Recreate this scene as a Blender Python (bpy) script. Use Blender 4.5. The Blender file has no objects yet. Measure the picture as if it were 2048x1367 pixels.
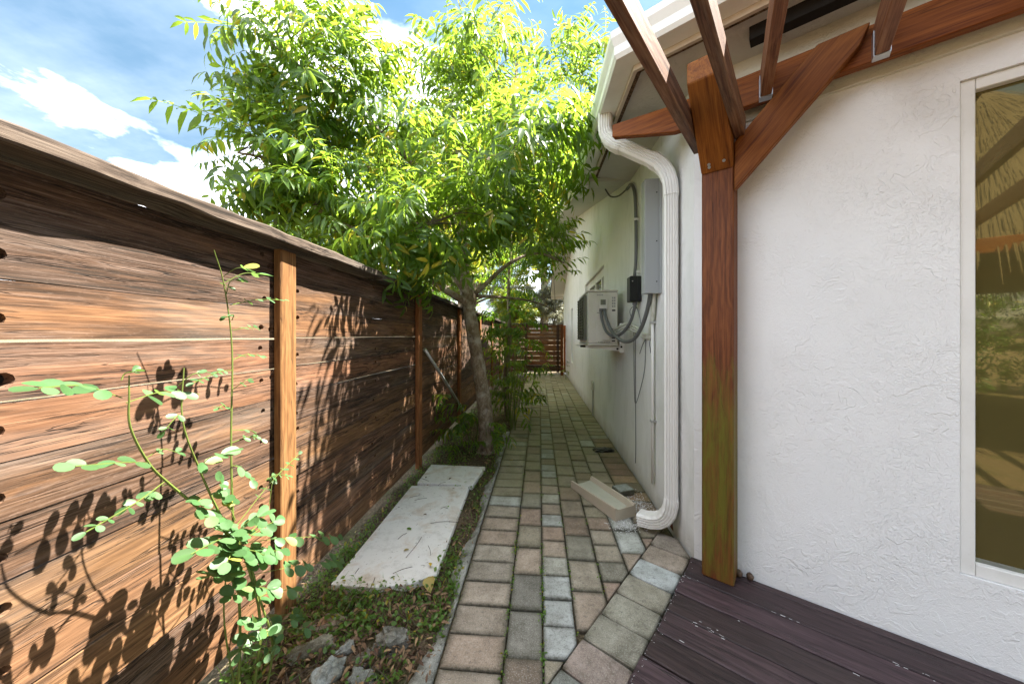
import bpy, bmesh, math, random
import numpy as np
from mathutils import Vector, Matrix, Euler, noise as pnoise

random.seed(7)
np.random.seed(7)
C = bpy.context.scene.collection
SC = bpy.context.scene
R = math.radians

# ------------------------------------------------------------------ camera, sky, sun, exposure
EYE = 1.27
cam_d = bpy.data.cameras.new('camera')
cam = bpy.data.objects.new('camera', cam_d)
C.objects.link(cam)
cam_d.sensor_width = 36.0
cam_d.lens = 36.0 * 683.0 / 2048.0
cam_d.shift_y = -12.5 / 2048.0
cam_d.clip_start = 0.02
cam_d.clip_end = 900
cam.location = (0, 0, EYE)
cam.rotation_euler = (R(90), 0, R(4.6))
SC.camera = cam

TO_SUN = Vector((0.472, 0.191, 0.861)).normalized()
SUN_EL = math.asin(TO_SUN.z)
SUN_AZ = math.atan2(TO_SUN.x, TO_SUN.y)
sun_d = bpy.data.lights.new('sun', 'SUN')
sun_d.energy = 2.0
sun_d.angle = R(0.55)
sun_d.color = (1.0, 0.95, 0.86)
sun = bpy.data.objects.new('sun', sun_d)
C.objects.link(sun)
sun.location = TO_SUN * 40
sun.rotation_euler = TO_SUN.to_track_quat('Z', 'Y').to_euler()

SKY_STRENGTH = 0.15
SC.view_settings.view_transform = 'Standard'
SC.view_settings.look = 'None'
SC.view_settings.gamma = 1.0
SC.view_settings.use_curve_mapping = False
SC.view_settings.exposure = 4.0
SC.view_settings.use_white_balance = True          # camera white balance set for open shade
SC.view_settings.white_balance_temperature = 6500
SC.view_settings.white_balance_tint = 10
SC.render.engine = 'CYCLES'
SC.cycles.max_bounces = 10
SC.cycles.diffuse_bounces = 5
SC.cycles.glossy_bounces = 3
SC.cycles.transmission_bounces = 6
SC.cycles.transparent_max_bounces = 6
SC.cycles.use_denoising = True


class NT:
    """small helper round a node tree"""
    def __init__(s, tree):
        s.t = tree
        s.t.nodes.clear()

    def n(s, kind, props=None, **inp):
        nd = s.t.nodes.new(kind)
        for k, v in (props or {}).items():
            setattr(nd, k, v)
        for k, v in inp.items():
            key = int(k[1:]) if k[0] == 'i' and k[1:].isdigit() else k.replace('_', ' ')
            s.put(nd.inputs[key], v)
        return nd

    def put(s, sock, v):
        if isinstance(v, bpy.types.NodeSocket):
            s.t.links.new(v, sock)
        elif isinstance(v, bpy.types.Node):
            s.t.links.new(v.outputs[0], sock)
        else:
            if isinstance(v, tuple) and len(v) == 3 and sock.type == 'RGBA':
                v = v + (1.0,)
            sock.default_value = v

    def math(s, op, a, b=0.0, c=0.0, clamp=False):
        return s.n('ShaderNodeMath', dict(operation=op, use_clamp=clamp), i0=a, i1=b, i2=c).outputs[0]

    def vmath(s, op, a, b=(0, 0, 0)):
        return s.n('ShaderNodeVectorMath', dict(operation=op), i0=a, i1=b).outputs[0]

    def mix(s, f, a, b, blend='MIX'):
        nd = s.t.nodes.new('ShaderNodeMix')
        nd.data_type = 'RGBA'
        nd.blend_type = blend
        nd.clamp_factor = True
        s.put(nd.inputs[0], f)
        s.put(nd.inputs[6], a)
        s.put(nd.inputs[7], b)
        return nd.outputs[2]

    def noise(s, vec, scale, detail=4.0, rough=0.55, dist=0.0):
        return s.n('ShaderNodeTexNoise', None, Vector=vec, Scale=scale, Detail=detail, Roughness=rough, Distortion=dist).outputs[0]

    def ramp(s, f, stops, interp='LINEAR'):
        nd = s.t.nodes.new('ShaderNodeValToRGB')
        cr = nd.color_ramp
        cr.interpolation = interp
        while len(cr.elements) > 1:
            cr.elements.remove(cr.elements[-1])
        for i, (p, c) in enumerate(stops):
            e = cr.elements[0] if i == 0 else cr.elements.new(p)
            e.position = p
            if not isinstance(c, tuple):
                c = (c, c, c)
            e.color = c + (1.0,)
        s.put(nd.inputs[0], f)
        return nd.outputs[0]

    def scale(s, vec, sx, sy, sz):
        return s.vmath('MULTIPLY', vec, (sx, sy, sz))


# world: Nishita sky with scattered fair-weather cloud all round
W = bpy.data.worlds.new('World')
SC.world = W
W.use_nodes = True
w = NT(W.node_tree)
sky = w.n('ShaderNodeTexSky', dict(sky_type='NISHITA', sun_disc=False, sun_elevation=SUN_EL, sun_rotation=SUN_AZ,
                                   air_density=1.0, dust_density=0.6, ozone_density=0.9))
tc = w.n('ShaderNodeTexCoord').outputs['Generated']
sep = w.n('ShaderNodeSeparateXYZ', None, i0=tc)
zz = w.math('ADD', w.math('MAXIMUM', sep.outputs[2], 0.0), 0.16)
u = w.math('DIVIDE', sep.outputs[0], zz)
v = w.math('DIVIDE', sep.outputs[1], zz)
cv = w.n('ShaderNodeCombineXYZ', None, i0=u, i1=v, i2=w.math('MULTIPLY', sep.outputs[2], 2.0)).outputs[0]
n1 = w.noise(w.vmath('ADD', cv, (1.2, 4.1, 0.0)), 1.15, 9.0, 0.56, 0.25)
n1 = w.math('ADD', n1, w.math('MULTIPLY', w.math('SUBTRACT', 0.55, sep.outputs[2], clamp=True), 0.10))
cl = w.ramp(n1, [(0.0, 0.0), (0.49, 0.0), (0.59, 0.5), (0.76, 1.0)])
veil = w.math('MULTIPLY', w.noise(w.scale(cv, 0.5, 2.2, 1.0), 1.3, 5.0, 0.6), 0.20)
cl = w.math('MAXIMUM', cl, w.math('MULTIPLY', veil, w.math('SUBTRACT', 1.0, sep.outputs[2])))
cl = w.math('MULTIPLY', cl, w.math('MULTIPLY', w.math('MAXIMUM', sep.outputs[2], 0.0), 12.0, clamp=True))
hz = w.math('MULTIPLY_ADD', w.math('MAXIMUM', sep.outputs[2], 0.0), 0.85, 0.42, clamp=True)
skyc = w.n('ShaderNodeHueSaturation', None, Hue=0.478, Saturation=1.45, Value=0.09, Color=sky.outputs[0]).outputs[0]
skyc = w.mix(1.0, skyc, w.n('ShaderNodeCombineXYZ', None, i0=hz, i1=hz, i2=hz).outputs[0], 'MULTIPLY')
tone = w.noise(w.vmath('ADD', cv, (5.0, 1.0, 3.0)), 2.6, 6.0, 0.6)
ccol = w.mix(w.ramp(tone, [(0.35, 0.0), (0.65, 1.0)]), (2.6, 2.7, 2.95), (4.8, 4.8, 4.9))
skyf = w.mix(cl, skyc, ccol)
bg = w.n('ShaderNodeBackground', None, Color=skyf, Strength=SKY_STRENGTH)
wo = w.n('ShaderNodeOutputWorld')
w.t.links.new(bg.outputs[0], wo.inputs[0])

# ------------------------------------------------------------------ materials
MATS = {}


def new_mat(name):
    m = bpy.data.materials.new(name)
    m.use_nodes = True
    MATS[name] = m
    return m, NT(m.node_tree)


def finish(t, col, rough=0.7, bump=None, bdist=0.003, bstr=1.0, spec=0.35, metal=0.0, coat=0.0):
    p = t.n('ShaderNodeBsdfPrincipled')
    t.put(p.inputs['Base Color'], col)
    t.put(p.inputs['Roughness'], rough)
    t.put(p.inputs['Specular IOR Level'], spec)
    t.put(p.inputs['Metallic'], metal)
    t.put(p.inputs['Coat Weight'], coat)
    if bump is not None:
        b = t.n('ShaderNodeBump', None, Strength=bstr, Distance=bdist, Height=bump)
        t.t.links.new(b.outputs[0], p.inputs['Normal'])
    o = t.n('ShaderNodeOutputMaterial')
    t.t.links.new(p.outputs[0], o.inputs[0])
    return p


def obj_vec(t, mul=37.0):
    oi = t.n('ShaderNodeObjectInfo')
    tco = t.n('ShaderNodeTexCoord').outputs['Object']
    r = t.math('MULTIPLY', oi.outputs['Random'], mul)
    cb = t.n('ShaderNodeCombineXYZ', None, i0=r, i1=t.math('MULTIPLY', r, 1.7), i2=t.math('MULTIPLY', r, 0.37)).outputs[0]
    return t.vmath('ADD', tco, cb), oi


def wood(name, light, mid, dark, mold=(0.018, 0.015, 0.012), rough=0.8, crack=1.0, knots=True, spec=0.2, bstr=0.8, moss=None, pale=0.0, ringw=0.20, con=1.5, edge=0.0):
    """sawn timber, grain along local X; object colour tints it, object alpha sets how much black weathering it carries"""
    m, t = new_mat(name)
    vec, oi = obj_vec(t)
    warp = t.noise(t.scale(vec, 2.3, 6.0, 6.0), 1.0, 3.0)
    base = t.scale(vec, 1.0, 9.0, 9.0)
    kx = t.scale(vec, 2.1, 0.4, 7.5)
    vo = t.n('ShaderNodeTexVoronoi', dict(feature='F1'), Vector=kx, Scale=1.0, Randomness=1.0)
    kd = vo.outputs['Distance']
    kn = t.ramp(kd, [(0.0, 1.0), (0.07, 0.9), (0.13, 0.25), (0.32, 0.0)])
    ringv = t.math('ADD', t.math('MULTIPLY', warp, 15.0), t.math('MULTIPLY', kn, 2.2) if knots else 0.0)
    sepv = t.n('ShaderNodeSeparateXYZ', None, i0=vec)
    ring = t.math('ADD', t.math('MULTIPLY', t.math('ADD', sepv.outputs[2], sepv.outputs[1]), 62.0), ringv)
    ring = t.math('MULTIPLY_ADD', t.math('SINE', t.math('MULTIPLY', ring, 2.6)), 0.5, 0.5)
    fine = t.noise(t.scale(vec, 5.0, 165.0, 165.0), 1.0, 5.0, 0.66, 0.4)
    coarse = t.noise(t.scale(vec, 1.7, 44.0, 44.0), 1.0, 6.0, 0.66, 0.7)
    g = t.math('ADD', t.math('MULTIPLY', ring, ringw), t.math('ADD', t.math('MULTIPLY', fine, 0.52), t.math('MULTIPLY', coarse, 0.52)))
    g = t.math('MULTIPLY_ADD', t.math('SUBTRACT', g, 0.52 + ringw * 0.5), con, 0.5)
    col = t.ramp(g, [(0.28, dark), (0.47, mid), (0.66, light), (0.95, tuple(min(1.0, 1.12 * c_) for c_ in light))])
    if knots:
        ringk = t.math('MULTIPLY_ADD', t.math('SINE', t.math('MULTIPLY', kd, 130.0)), 0.5, 0.5)
        kcol = t.mix(ringk, dark, tuple(0.8 * c for c in mid))
        col = t.mix(t.ramp(kd, [(0.0, 0.85), (0.055, 0.75), (0.085, 0.0)]), col, kcol)
    col = t.mix(1.0, col, oi.outputs['Color'], 'MULTIPLY')
    big = t.noise(t.scale(vec, 1.7, 5.0, 8.0), 1.0, 5.0, 0.62, 0.8)
    streak = t.noise(t.scale(vec, 5.0, 60.0, 60.0), 1.0, 6.0, 0.7, 0.5)
    mm = t.math('ADD', t.math('MULTIPLY', big, 0.62), t.math('MULTIPLY', streak, 0.52))
    mm = t.math('ADD', mm, t.math('MULTIPLY', t.math('SUBTRACT', oi.outputs['Alpha'], 0.5), 0.85))
    if edge:
        oz = t.n('ShaderNodeSeparateXYZ', None, i0=t.n('ShaderNodeTexCoord').outputs['Object']).outputs[2]
        ez = t.math('ABSOLUTE', t.math('SUBTRACT', t.math('MULTIPLY', oz, 1.0 / edge), 0.5))
        mm = t.math('ADD', mm, t.math('MULTIPLY', t.math('SUBTRACT', ez, 0.25), 0.30))
    mk = t.ramp(mm, [(0.50, 0.0), (0.64, 0.6), (0.82, 0.9)])
    speck = t.ramp(t.noise(t.scale(vec, 70.0, 240.0, 240.0), 1.0, 3.0, 0.6), [(0.58, 0.0), (0.70, 1.0)])
    wg = t.math('ADD', t.math('MULTIPLY', fine, 0.6), t.math('MULTIPLY', coarse, 0.4))
    mcol = t.ramp(wg, [(0.42, mold), (0.50, tuple(0.30 * c + 0.008 for c in mid)), (0.58, tuple(0.04 + 0.38 * c for c in mid)), (0.68, tuple(0.06 + 0.48 * c for c in light))])
    mcol = t.mix(t.math('MULTIPLY', speck, 0.22), mcol, tuple(0.12 + 0.6 * c for c in light))
    col = t.mix(mk, col, mcol)
    if pale > 0:
        gr = t.ramp(t.noise(t.scale(vec, 1.0, 3.0, 5.0), 1.3, 4.0), [(0.52, 0.0), (0.70, pale)])
        col = t.mix(gr, col, (0.30, 0.27, 0.235))
    ck = t.noise(t.scale(vec, 1.4, 34.0, 34.0), 1.0, 4.0, 0.55, 1.3)
    ckl = t.ramp(t.math('ABSOLUTE', t.math('SUBTRACT', ck, 0.5)), [(0.0, 1.0), (0.009, 0.8), (0.02, 0.0)])
    ckm = t.ramp(t.noise(t.scale(vec, 1.6, 11.0, 11.0), 1.0, 2.0), [(0.48, 0.0), (0.58, 1.0)])
    ckl = t.math('MULTIPLY', t.math('MULTIPLY', ckl, ckm), crack, clamp=True)
    col = t.mix(t.math('MULTIPLY', ckl, 0.92), col, (0.012, 0.009, 0.007))
    if moss:
        sp = t.n('ShaderNodeSeparateXYZ', None, i0=t.n('ShaderNodeNewGeometry').outputs['Position'])
        zf = t.ramp(t.math('MULTIPLY', sp.outputs[2], 0.5), moss[0])
        mn = t.noise(t.scale(vec, 4.5, 30.0, 30.0), 1.0, 7.0, 0.75, 0.6)
        mf = t.ramp(t.math('ADD', zf, t.math('MULTIPLY', t.math('SUBTRACT', mn, 0.5), 1.5)), [(0.26, 0.0), (0.68, 0.80)])
        col = t.mix(mf, col, t.mix(mn, tuple(0.5 * c for c in moss[1]), tuple(1.35 * c for c in moss[1])))
    h = t.math('SUBTRACT', t.math('ADD', t.math('MULTIPLY', fine, 0.55), t.math('ADD', t.math('MULTIPLY', ring, 0.22), t.math('MULTIPLY', coarse, 0.5))),
               t.math('MULTIPLY', ckl, 1.6))
    finish(t, col, rough, h, 0.0028, bstr, spec)
    return m


M_FENCE = wood('fence_timber', (0.255, 0.138, 0.075), (0.152, 0.076, 0.039), (0.040, 0.021, 0.013), pale=0.16, ringw=0.07, con=1.05, edge=0.1312)
M_POST = wood('post_timber', (0.27, 0.128, 0.05), (0.20, 0.088, 0.032), (0.11, 0.045, 0.017), crack=0.5, bstr=0.5, ringw=0.09)
M_CAP = wood('cap_timber', (0.135, 0.102, 0.077), (0.080, 0.057, 0.042), (0.024, 0.017, 0.012), bstr=1.0, pale=0.15, ringw=0.08, con=1.7)
M_STAIN = wood('stained_timber', (0.215, 0.070, 0.0135), (0.155, 0.045, 0.0085), (0.085, 0.022, 0.005), mold=(0.03, 0.018, 0.012), rough=0.55, crack=0.5, spec=0.2, bstr=0.35, knots=False, ringw=0.07)
M_PPOST = wood('mossy_timber', (0.20, 0.064, 0.018), (0.135, 0.04, 0.0115), (0.075, 0.021, 0.007), mold=(0.03, 0.018, 0.012), rough=0.6, crack=0.5, spec=0.3, bstr=0.5, knots=False, ringw=0.07,
               moss=([(0.0, 0.15), (0.02, 0.38), (0.10, 0.56), (0.42, 0.58), (0.55, 0.34), (0.64, 0.0)], (0.115, 0.12, 0.012)))
M_RAFTER = wood('rafter_timber', (0.272, 0.152, 0.084), (0.184, 0.084, 0.044), (0.088, 0.036, 0.0176), rough=0.6, crack=0.4, spec=0.3, bstr=0.4, knots=False, ringw=0.07)
M_DECK = wood('deck_timber', (0.072, 0.046, 0.047), (0.047, 0.029, 0.030), (0.022, 0.0135, 0.0145), mold=(0.02, 0.014, 0.015), rough=0.55, crack=1.0, spec=0.35, bstr=0.6, knots=False, ringw=0.07)
M_BARE = wood('bare_timber', (0.45, 0.31, 0.2), (0.34, 0.21, 0.12), (0.18, 0.1, 0.055), crack=0.6, bstr=0.4)


def paint(name, col, rough=0.5, spec=0.4, dirt=0.12, dcol=(0.25, 0.23, 0.18), dscale=6.0, metal=0.0, bump=0.0, pos=True):
    m, t = new_mat(name)
    vec = t.n('ShaderNodeNewGeometry').outputs['Position'] if pos else t.n('ShaderNodeTexCoord').outputs['Object']
    n = t.noise(t.scale(vec, 1, 1, 0.5), dscale, 6.0, 0.65)
    n2 = t.noise(vec, dscale * 9, 4.0, 0.6)
    f = t.math('MULTIPLY', t.ramp(n, [(0.45, 0.0), (0.75, 1.0)]), dirt)
    c = t.mix(f, col, dcol)
    c = t.mix(t.math('MULTIPLY', t.ramp(n2, [(0.62, 0.0), (0.75, 1.0)]), dirt * 0.7), c, dcol)
    finish(t, c, rough, n2 if bump else None, 0.001, bump, spec, metal)
    return m


M_GUTTER = paint('gutter_enamel', (0.84, 0.85, 0.82), 0.35, dirt=0.25, dcol=(0.45, 0.46, 0.36))
M_SPOUT = paint('downspout_enamel', (0.87, 0.865, 0.845), 0.38, dirt=0.14, dcol=(0.5, 0.45, 0.37))
M_FASCIA = paint('fascia_paint', (0.62, 0.55, 0.47), 0.6, dirt=0.5, dcol=(0.45, 0.36, 0.27), dscale=5)
M_ACWHITE = paint('casing_enamel', (0.70, 0.68, 0.635), 0.42, dirt=0.3, dcol=(0.38, 0.36, 0.29), dscale=9)
M_ACDARK = paint('coil_metal', (0.16, 0.165, 0.14), 0.55, dirt=0.6, dcol=(0.22, 0.23, 0.14), dscale=20)
M_GREYBOX = paint('grey_enamel', (0.36, 0.375, 0.39), 0.35, dirt=0.15, dcol=(0.2, 0.2, 0.2))
M_BLACK = paint('black_plastic', (0.012, 0.012, 0.013), 0.4, dirt=0.2, dcol=(0.05, 0.05, 0.05))
M_HOSE = paint('grey_hose_plastic', (0.13, 0.135, 0.14), 0.45, dirt=0.2, dcol=(0.2, 0.2, 0.18))
M_PVC = paint('white_plastic', (0.78, 0.77, 0.75), 0.4, dirt=0.12)
M_WRAP = paint('pipe_wrap', (0.60, 0.60, 0.54), 0.7, dirt=0.6, dcol=(0.3, 0.31, 0.16), dscale=25)
M_GALV = paint('galvanised_steel', (0.55, 0.56, 0.57), 0.35, dirt=0.3, metal=0.8)
M_DARK = paint('dark_void', (0.012, 0.01, 0.009), 0.9, dirt=0.2, dcol=(0.04, 0.03, 0.02))
M_FRAME = paint('window_enamel', (0.78, 0.77, 0.74), 0.4, dirt=0.22, dcol=(0.4, 0.38, 0.32), dscale=8)
M_SHINGLE = paint('roof_shingle', (0.13, 0.125, 0.12), 0.9, dirt=0.5, dcol=(0.06, 0.06, 0.06), bump=0.6)
M_RUST = paint('rusty_dirt', (0.16, 0.055, 0.03), 0.9, dirt=0.6, dcol=(0.05, 0.02, 0.015), dscale=40)
M_SEED = paint('seed_husk', (0.075, 0.045, 0.028), 0.6, dirt=0.6, dcol=(0.16, 0.1, 0.06), dscale=60, bump=0.5)


def stucco(name, col, streak=0.0):
    """painted skip-trowel render: low lapped ridges, sand grain, hairline marks"""
    m, t = new_mat(name)
    p = t.n('ShaderNodeNewGeometry').outputs['Position']
    q = t.vmath('ADD', p, t.scale(t.n('ShaderNodeTexNoise', None, Vector=p, Scale=7.0, Detail=3.0).outputs[1], 0.10, 0.10, 0.10))
    a = t.noise(q, 10.0, 3.0, 0.5, 0.4)
    lap = t.ramp(a, [(0.0, 0.0), (0.36, 0.0), (0.372, 0.5), (0.44, 0.35), (0.50, 0.25), (0.512, 0.8), (0.58, 0.6), (0.63, 0.5), (0.642, 1.0), (1.0, 0.8)])
    b = t.noise(q, 34.0, 3.0, 0.55, 0.6)
    lap2 = t.ramp(b, [(0.0, 0.0), (0.43, 0.0), (0.45, 0.6), (0.55, 0.35), (0.60, 0.3), (0.62, 1.0), (1.0, 0.7)])
    msk = t.ramp(t.noise(p, 3.1, 4.0, 0.55), [(0.40, 0.25), (0.62, 1.0)])
    sand = t.noise(p, 190.0, 3.0, 0.6)
    msk2 = t.ramp(t.noise(t.vmath('ADD', p, (9.0, 2.0, 5.0)), 3.4, 3.0, 0.5), [(0.42, 0.05), (0.60, 0.8)])
    h = t.math('ADD', t.math('MULTIPLY', t.math('MULTIPLY', lap, msk2), 0.42), t.math('ADD', t.math('MULTIPLY', t.math('MULTIPLY', lap2, msk), 0.26), t.math('MULTIPLY', sand, 0.22)))
    tone = t.noise(p, 1.4, 5.0, 0.6)
    c = t.mix(t.math('MULTIPLY', tone, 0.22), col, tuple(0.82 * x for x in col))
    if streak:
        sv = t.scale(p, 3.0, 3.0, 1.2)
        s1 = t.noise(sv, 1.6, 6.0, 0.68, 0.5)
        s2 = t.noise(t.scale(p, 1.2, 1.2, 0.6), 1.0, 3.0)
        f = t.ramp(t.math('ADD', t.math('MULTIPLY', s1, 0.7), t.math('MULTIPLY', s2, 0.5)), [(0.60, 0.0), (0.80, streak)])
        c = t.mix(f, c, (0.44, 0.46, 0.40))
        sp = t.n('ShaderNodeSeparateXYZ', None, i0=p)
        base = t.ramp(t.math('ADD', sp.outputs[2], t.math('MULTIPLY', t.noise(p, 6.0, 4.0), 0.25)), [(0.10, 0.55), (0.30, 0.0)])
        c = t.mix(base, c, (0.34, 0.31, 0.24))
        dr = t.ramp(t.noise(t.scale(p, 30.0, 30.0, 4.5), 1.0, 5.0, 0.65), [(0.62, 0.0), (0.74, 0.30)])
        hi = t.ramp(t.math('MULTIPLY', sp.outputs[2], 0.3), [(0.40, 0.0), (0.7, 1.0)])
        c = t.mix(t.math('MULTIPLY', dr, hi), c, (0.12, 0.13, 0.09))
    finish(t, c, 0.62, h, 0.009, 1.0, 0.3)
    return m


M_WALL = stucco('white_stucco', (0.85, 0.85, 0.85))
M_WALL2 = stucco('weathered_stucco', (0.84, 0.84, 0.83), 0.4)
M_TRIM = stucco('cream_stucco', (0.66, 0.63, 0.53))
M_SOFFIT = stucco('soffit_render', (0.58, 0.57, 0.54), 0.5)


def stone(name, ob=True, island=False, moss=0.6, speckle=0.5, stain=0.5, grit=True):
    m, t = new_mat(name)
    p = t.n('ShaderNodeNewGeometry')
    pos = p.outputs['Position']
    if island:
        r = p.outputs['Random Per Island']
        col = t.ramp(r, [(0.0, (0.44, 0.38, 0.29)), (0.18, (0.48, 0.39, 0.29)), (0.36, (0.41, 0.36, 0.27)), (0.52, (0.55, 0.49, 0.39)), (0.68, (0.45, 0.34, 0.25)), (0.82, (0.58, 0.54, 0.47)), (0.93, (0.36, 0.32, 0.26))], 'CONSTANT')  # far palette lightened in colour to make up for the dim light there
    else:
        col = t.n('ShaderNodeObjectInfo').outputs['Color']
        col = t.mix(1.0, col, (1.05, 1.12, 1.10), 'MULTIPLY')
    n1 = t.noise(pos, 9.0, 6.0, 0.65)
    n2 = t.noise(pos, 230.0, 3.0, 0.7)
    n3 = t.noise(pos, 60.0, 4.0, 0.6)
    c = t.mix(t.ramp(n1, [(0.36, 0.0), (0.66, stain + 0.2)]), col, t.mix(1.0, col, (0.40, 0.385, 0.34), 'MULTIPLY'))
    c = t.mix(t.ramp(n2, [(0.54, 0.0), (0.66, speckle)]), c, (0.55, 0.53, 0.49))
    c = t.mix(t.ramp(n2, [(0.34, speckle), (0.45, 0.0)]), c, (0.06, 0.055, 0.05))
    c = t.mix(t.ramp(n3, [(0.52, 0.0), (0.72, 0.5)]), c, (0.10, 0.09, 0.075))
    if moss and not island:
        gs = t.n('ShaderNodeSeparateXYZ', None, i0=t.n('ShaderNodeTexCoord').outputs['Generated'])
        ex = t.math('SUBTRACT', 0.5, t.math('ABSOLUTE', t.math('SUBTRACT', gs.outputs[0], 0.5)))
        ey = t.math('SUBTRACT', 0.5, t.math('ABSOLUTE', t.math('SUBTRACT', gs.outputs[1], 0.5)))
        ed = t.math('ADD', t.math('MINIMUM', ex, ey), t.math('MULTIPLY', t.math('SUBTRACT', n3, 0.5), 0.22))
        c = t.mix(t.ramp(ed, [(0.0, 0.85), (0.05, 0.45), (0.13, 0.0)]), c, (0.052, 0.05, 0.032))
    if moss:
        sp = t.n('ShaderNodeSeparateXYZ', None, i0=pos)
        far = t.ramp(t.math('MULTIPLY', sp.outputs[1], 0.1), [(0.16, 0.05), (0.30, 0.55), (0.6, 0.8)])
        k = t.noise(pos, 2.3, 5.0, 0.7)
        f = t.ramp(t.math('MULTIPLY', t.math('ADD', k, 0.35), far), [(0.28, 0.0), (0.62, moss)])
        c = t.mix(f, c, t.mix(n1, (0.13, 0.13, 0.055), (0.30, 0.28, 0.14)))  # moss, its tones raised to lift the dim far path
        dk = t.ramp(t.noise(t.vmath('ADD', pos, (4.0, 1.3, 0.0)), 1.7, 5.0, 0.7), [(0.54, 0.0), (0.72, 0.5)])
        c = t.mix(dk, c, (0.055, 0.05, 0.038))
    h = t.math('ADD', t.math('MULTIPLY', n2, 0.35), t.math('ADD', t.math('MULTIPLY', n3, 0.5), t.math('MULTIPLY', n1, 0.6)))
    finish(t, c, 0.85, h, 0.0022, 0.75, 0.25)
    return m


M_PAVER = stone('paver_concrete')
M_PAVER_FAR = stone('paver_concrete_far_lit', island=True)
M_CONC = stone('rough_concrete', moss=0.0, stain=0.8)
M_ROCK = stone('broken_rock', moss=0.0, stain=0.9, speckle=0.3)


def slabmat():
    m, t = new_mat('white_slab_stone')
    pos = t.n('ShaderNodeNewGeometry').outputs['Position']
    n = t.noise(pos, 5.0, 6.0, 0.65, 0.5)
    n2 = t.noise(pos, 45.0, 4.0, 0.7)
    c = t.mix(t.ramp(n, [(0.50, 0.0), (0.72, 0.75)]), (0.76, 0.75, 0.72), (0.50, 0.36, 0.22))
    c = t.mix(t.ramp(t.noise(pos, 14.0, 6.0, 0.7), [(0.5, 0.0), (0.8, 0.6)]), c, (0.36, 0.35, 0.31))
    c = t.mix(t.ramp(n2, [(0.62, 0.0), (0.72, 0.75)]), c, (0.14, 0.12, 0.09))
    finish(t, c, 0.75, n2, 0.0015, 0.5, 0.3)
    return m


M_SLAB = slabmat()


def soilmat():
    m, t = new_mat('soil')
    pos = t.n('ShaderNodeNewGeometry').outputs['Position']
    n = t.noise(pos, 3.0, 6.0, 0.7)
    n2 = t.noise(pos, 60.0, 5.0, 0.7)
    c = t.ramp(n2, [(0.3, (0.04, 0.03, 0.02)), (0.5, (0.13, 0.095, 0.06)), (0.72, (0.28, 0.215, 0.145))])
    c = t.mix(t.ramp(n, [(0.45, 0.0), (0.65, 0.7)]), c, (0.05, 0.065, 0.02))
    finish(t, c, 0.95, n2, 0.02, 1.0, 0.15)
    return m


M_SOIL = soilmat()


def leafmat(name, deep, lightc, glow, yellow=0.1, rough=0.38, tw=0.55):
    m, t = new_mat(name)
    g = t.n('ShaderNodeNewGeometry')
    r = t.math('FRACT', t.math('ADD', g.outputs['Random Per Island'], t.n('ShaderNodeObjectInfo').outputs['Random']))
    c = t.mix(r, deep, lightc)
    yl = t.ramp(r, [(1.0 - yellow - 0.02, 0.0), (1.0 - yellow + 0.02, 1.0)])
    c = t.mix(t.math('MULTIPLY', yl, 0.8), c, (0.34, 0.27, 0.02))
    gl = t.mix(t.math('MULTIPLY', yl, 0.7), t.mix(r, tuple(0.75 * x for x in glow), glow), (0.75, 0.55, 0.04))
    p = t.n('ShaderNodeBsdfPrincipled', None, Base_Color=c, Roughness=rough)
    p.inputs['Specular IOR Level'].default_value = 0.45
    tr = t.n('ShaderNodeBsdfTranslucent', None, Color=gl)
    r2 = t.math('FRACT', t.math('MULTIPLY', r, 7.31))
    mx = t.n('ShaderNodeMixShader', None, i0=t.math('MULTIPLY_ADD', r2, 0.42, tw - 0.24), i1=p.outputs[0], i2=tr.outputs[0])
    o = t.n('ShaderNodeOutputMaterial')
    t.t.links.new(mx.outputs[0], o.inputs[0])
    return m


M_LEAF = leafmat('tree_leaf', (0.0324, 0.0828, 0.01008), (0.0648, 0.1368, 0.0144), (0.34, 0.51, 0.045), 0.06, tw=0.55)
M_LEAFY = leafmat('far_leaf', (0.0504, 0.108, 0.01152), (0.0864, 0.1584, 0.01584), (0.432, 0.5184, 0.0432), 0.14, tw=0.58)
M_LEAFD = leafmat('dark_leaf', (0.03, 0.0825, 0.012), (0.06, 0.1275, 0.0165), (0.285, 0.495, 0.0375), 0.03)
M_LEAFP = leafmat('pale_leaf', (0.195, 0.2025, 0.135), (0.315, 0.3, 0.24), (0.375, 0.39, 0.27), 0.05)
M_WEED = leafmat('weed_leaf', (0.042, 0.108, 0.032), (0.085, 0.170, 0.062), (0.16, 0.30, 0.06), 0.02, 0.5, 0.36)
M_GRASS = leafmat('grass_blade', (0.075, 0.17, 0.028), (0.15, 0.27, 0.055), (0.28, 0.42, 0.06), 0.05)
M_SHOOT = leafmat('lit_young_leaf', (0.10, 0.22, 0.022), (0.17, 0.33, 0.04), (0.40, 0.62, 0.05), 0.03)  # young green, lightened to put back light the shaded seedlings lack
M_STEM = paint('green_stem', (0.119, 0.161, 0.0315), 0.5, dirt=0.3, dcol=(0.098, 0.056, 0.021), dscale=30)
M_TWIG = paint('twig_bark', (0.085, 0.062, 0.042), 0.85, dirt=0.5, dcol=(0.18, 0.16, 0.13), dscale=30)


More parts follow.
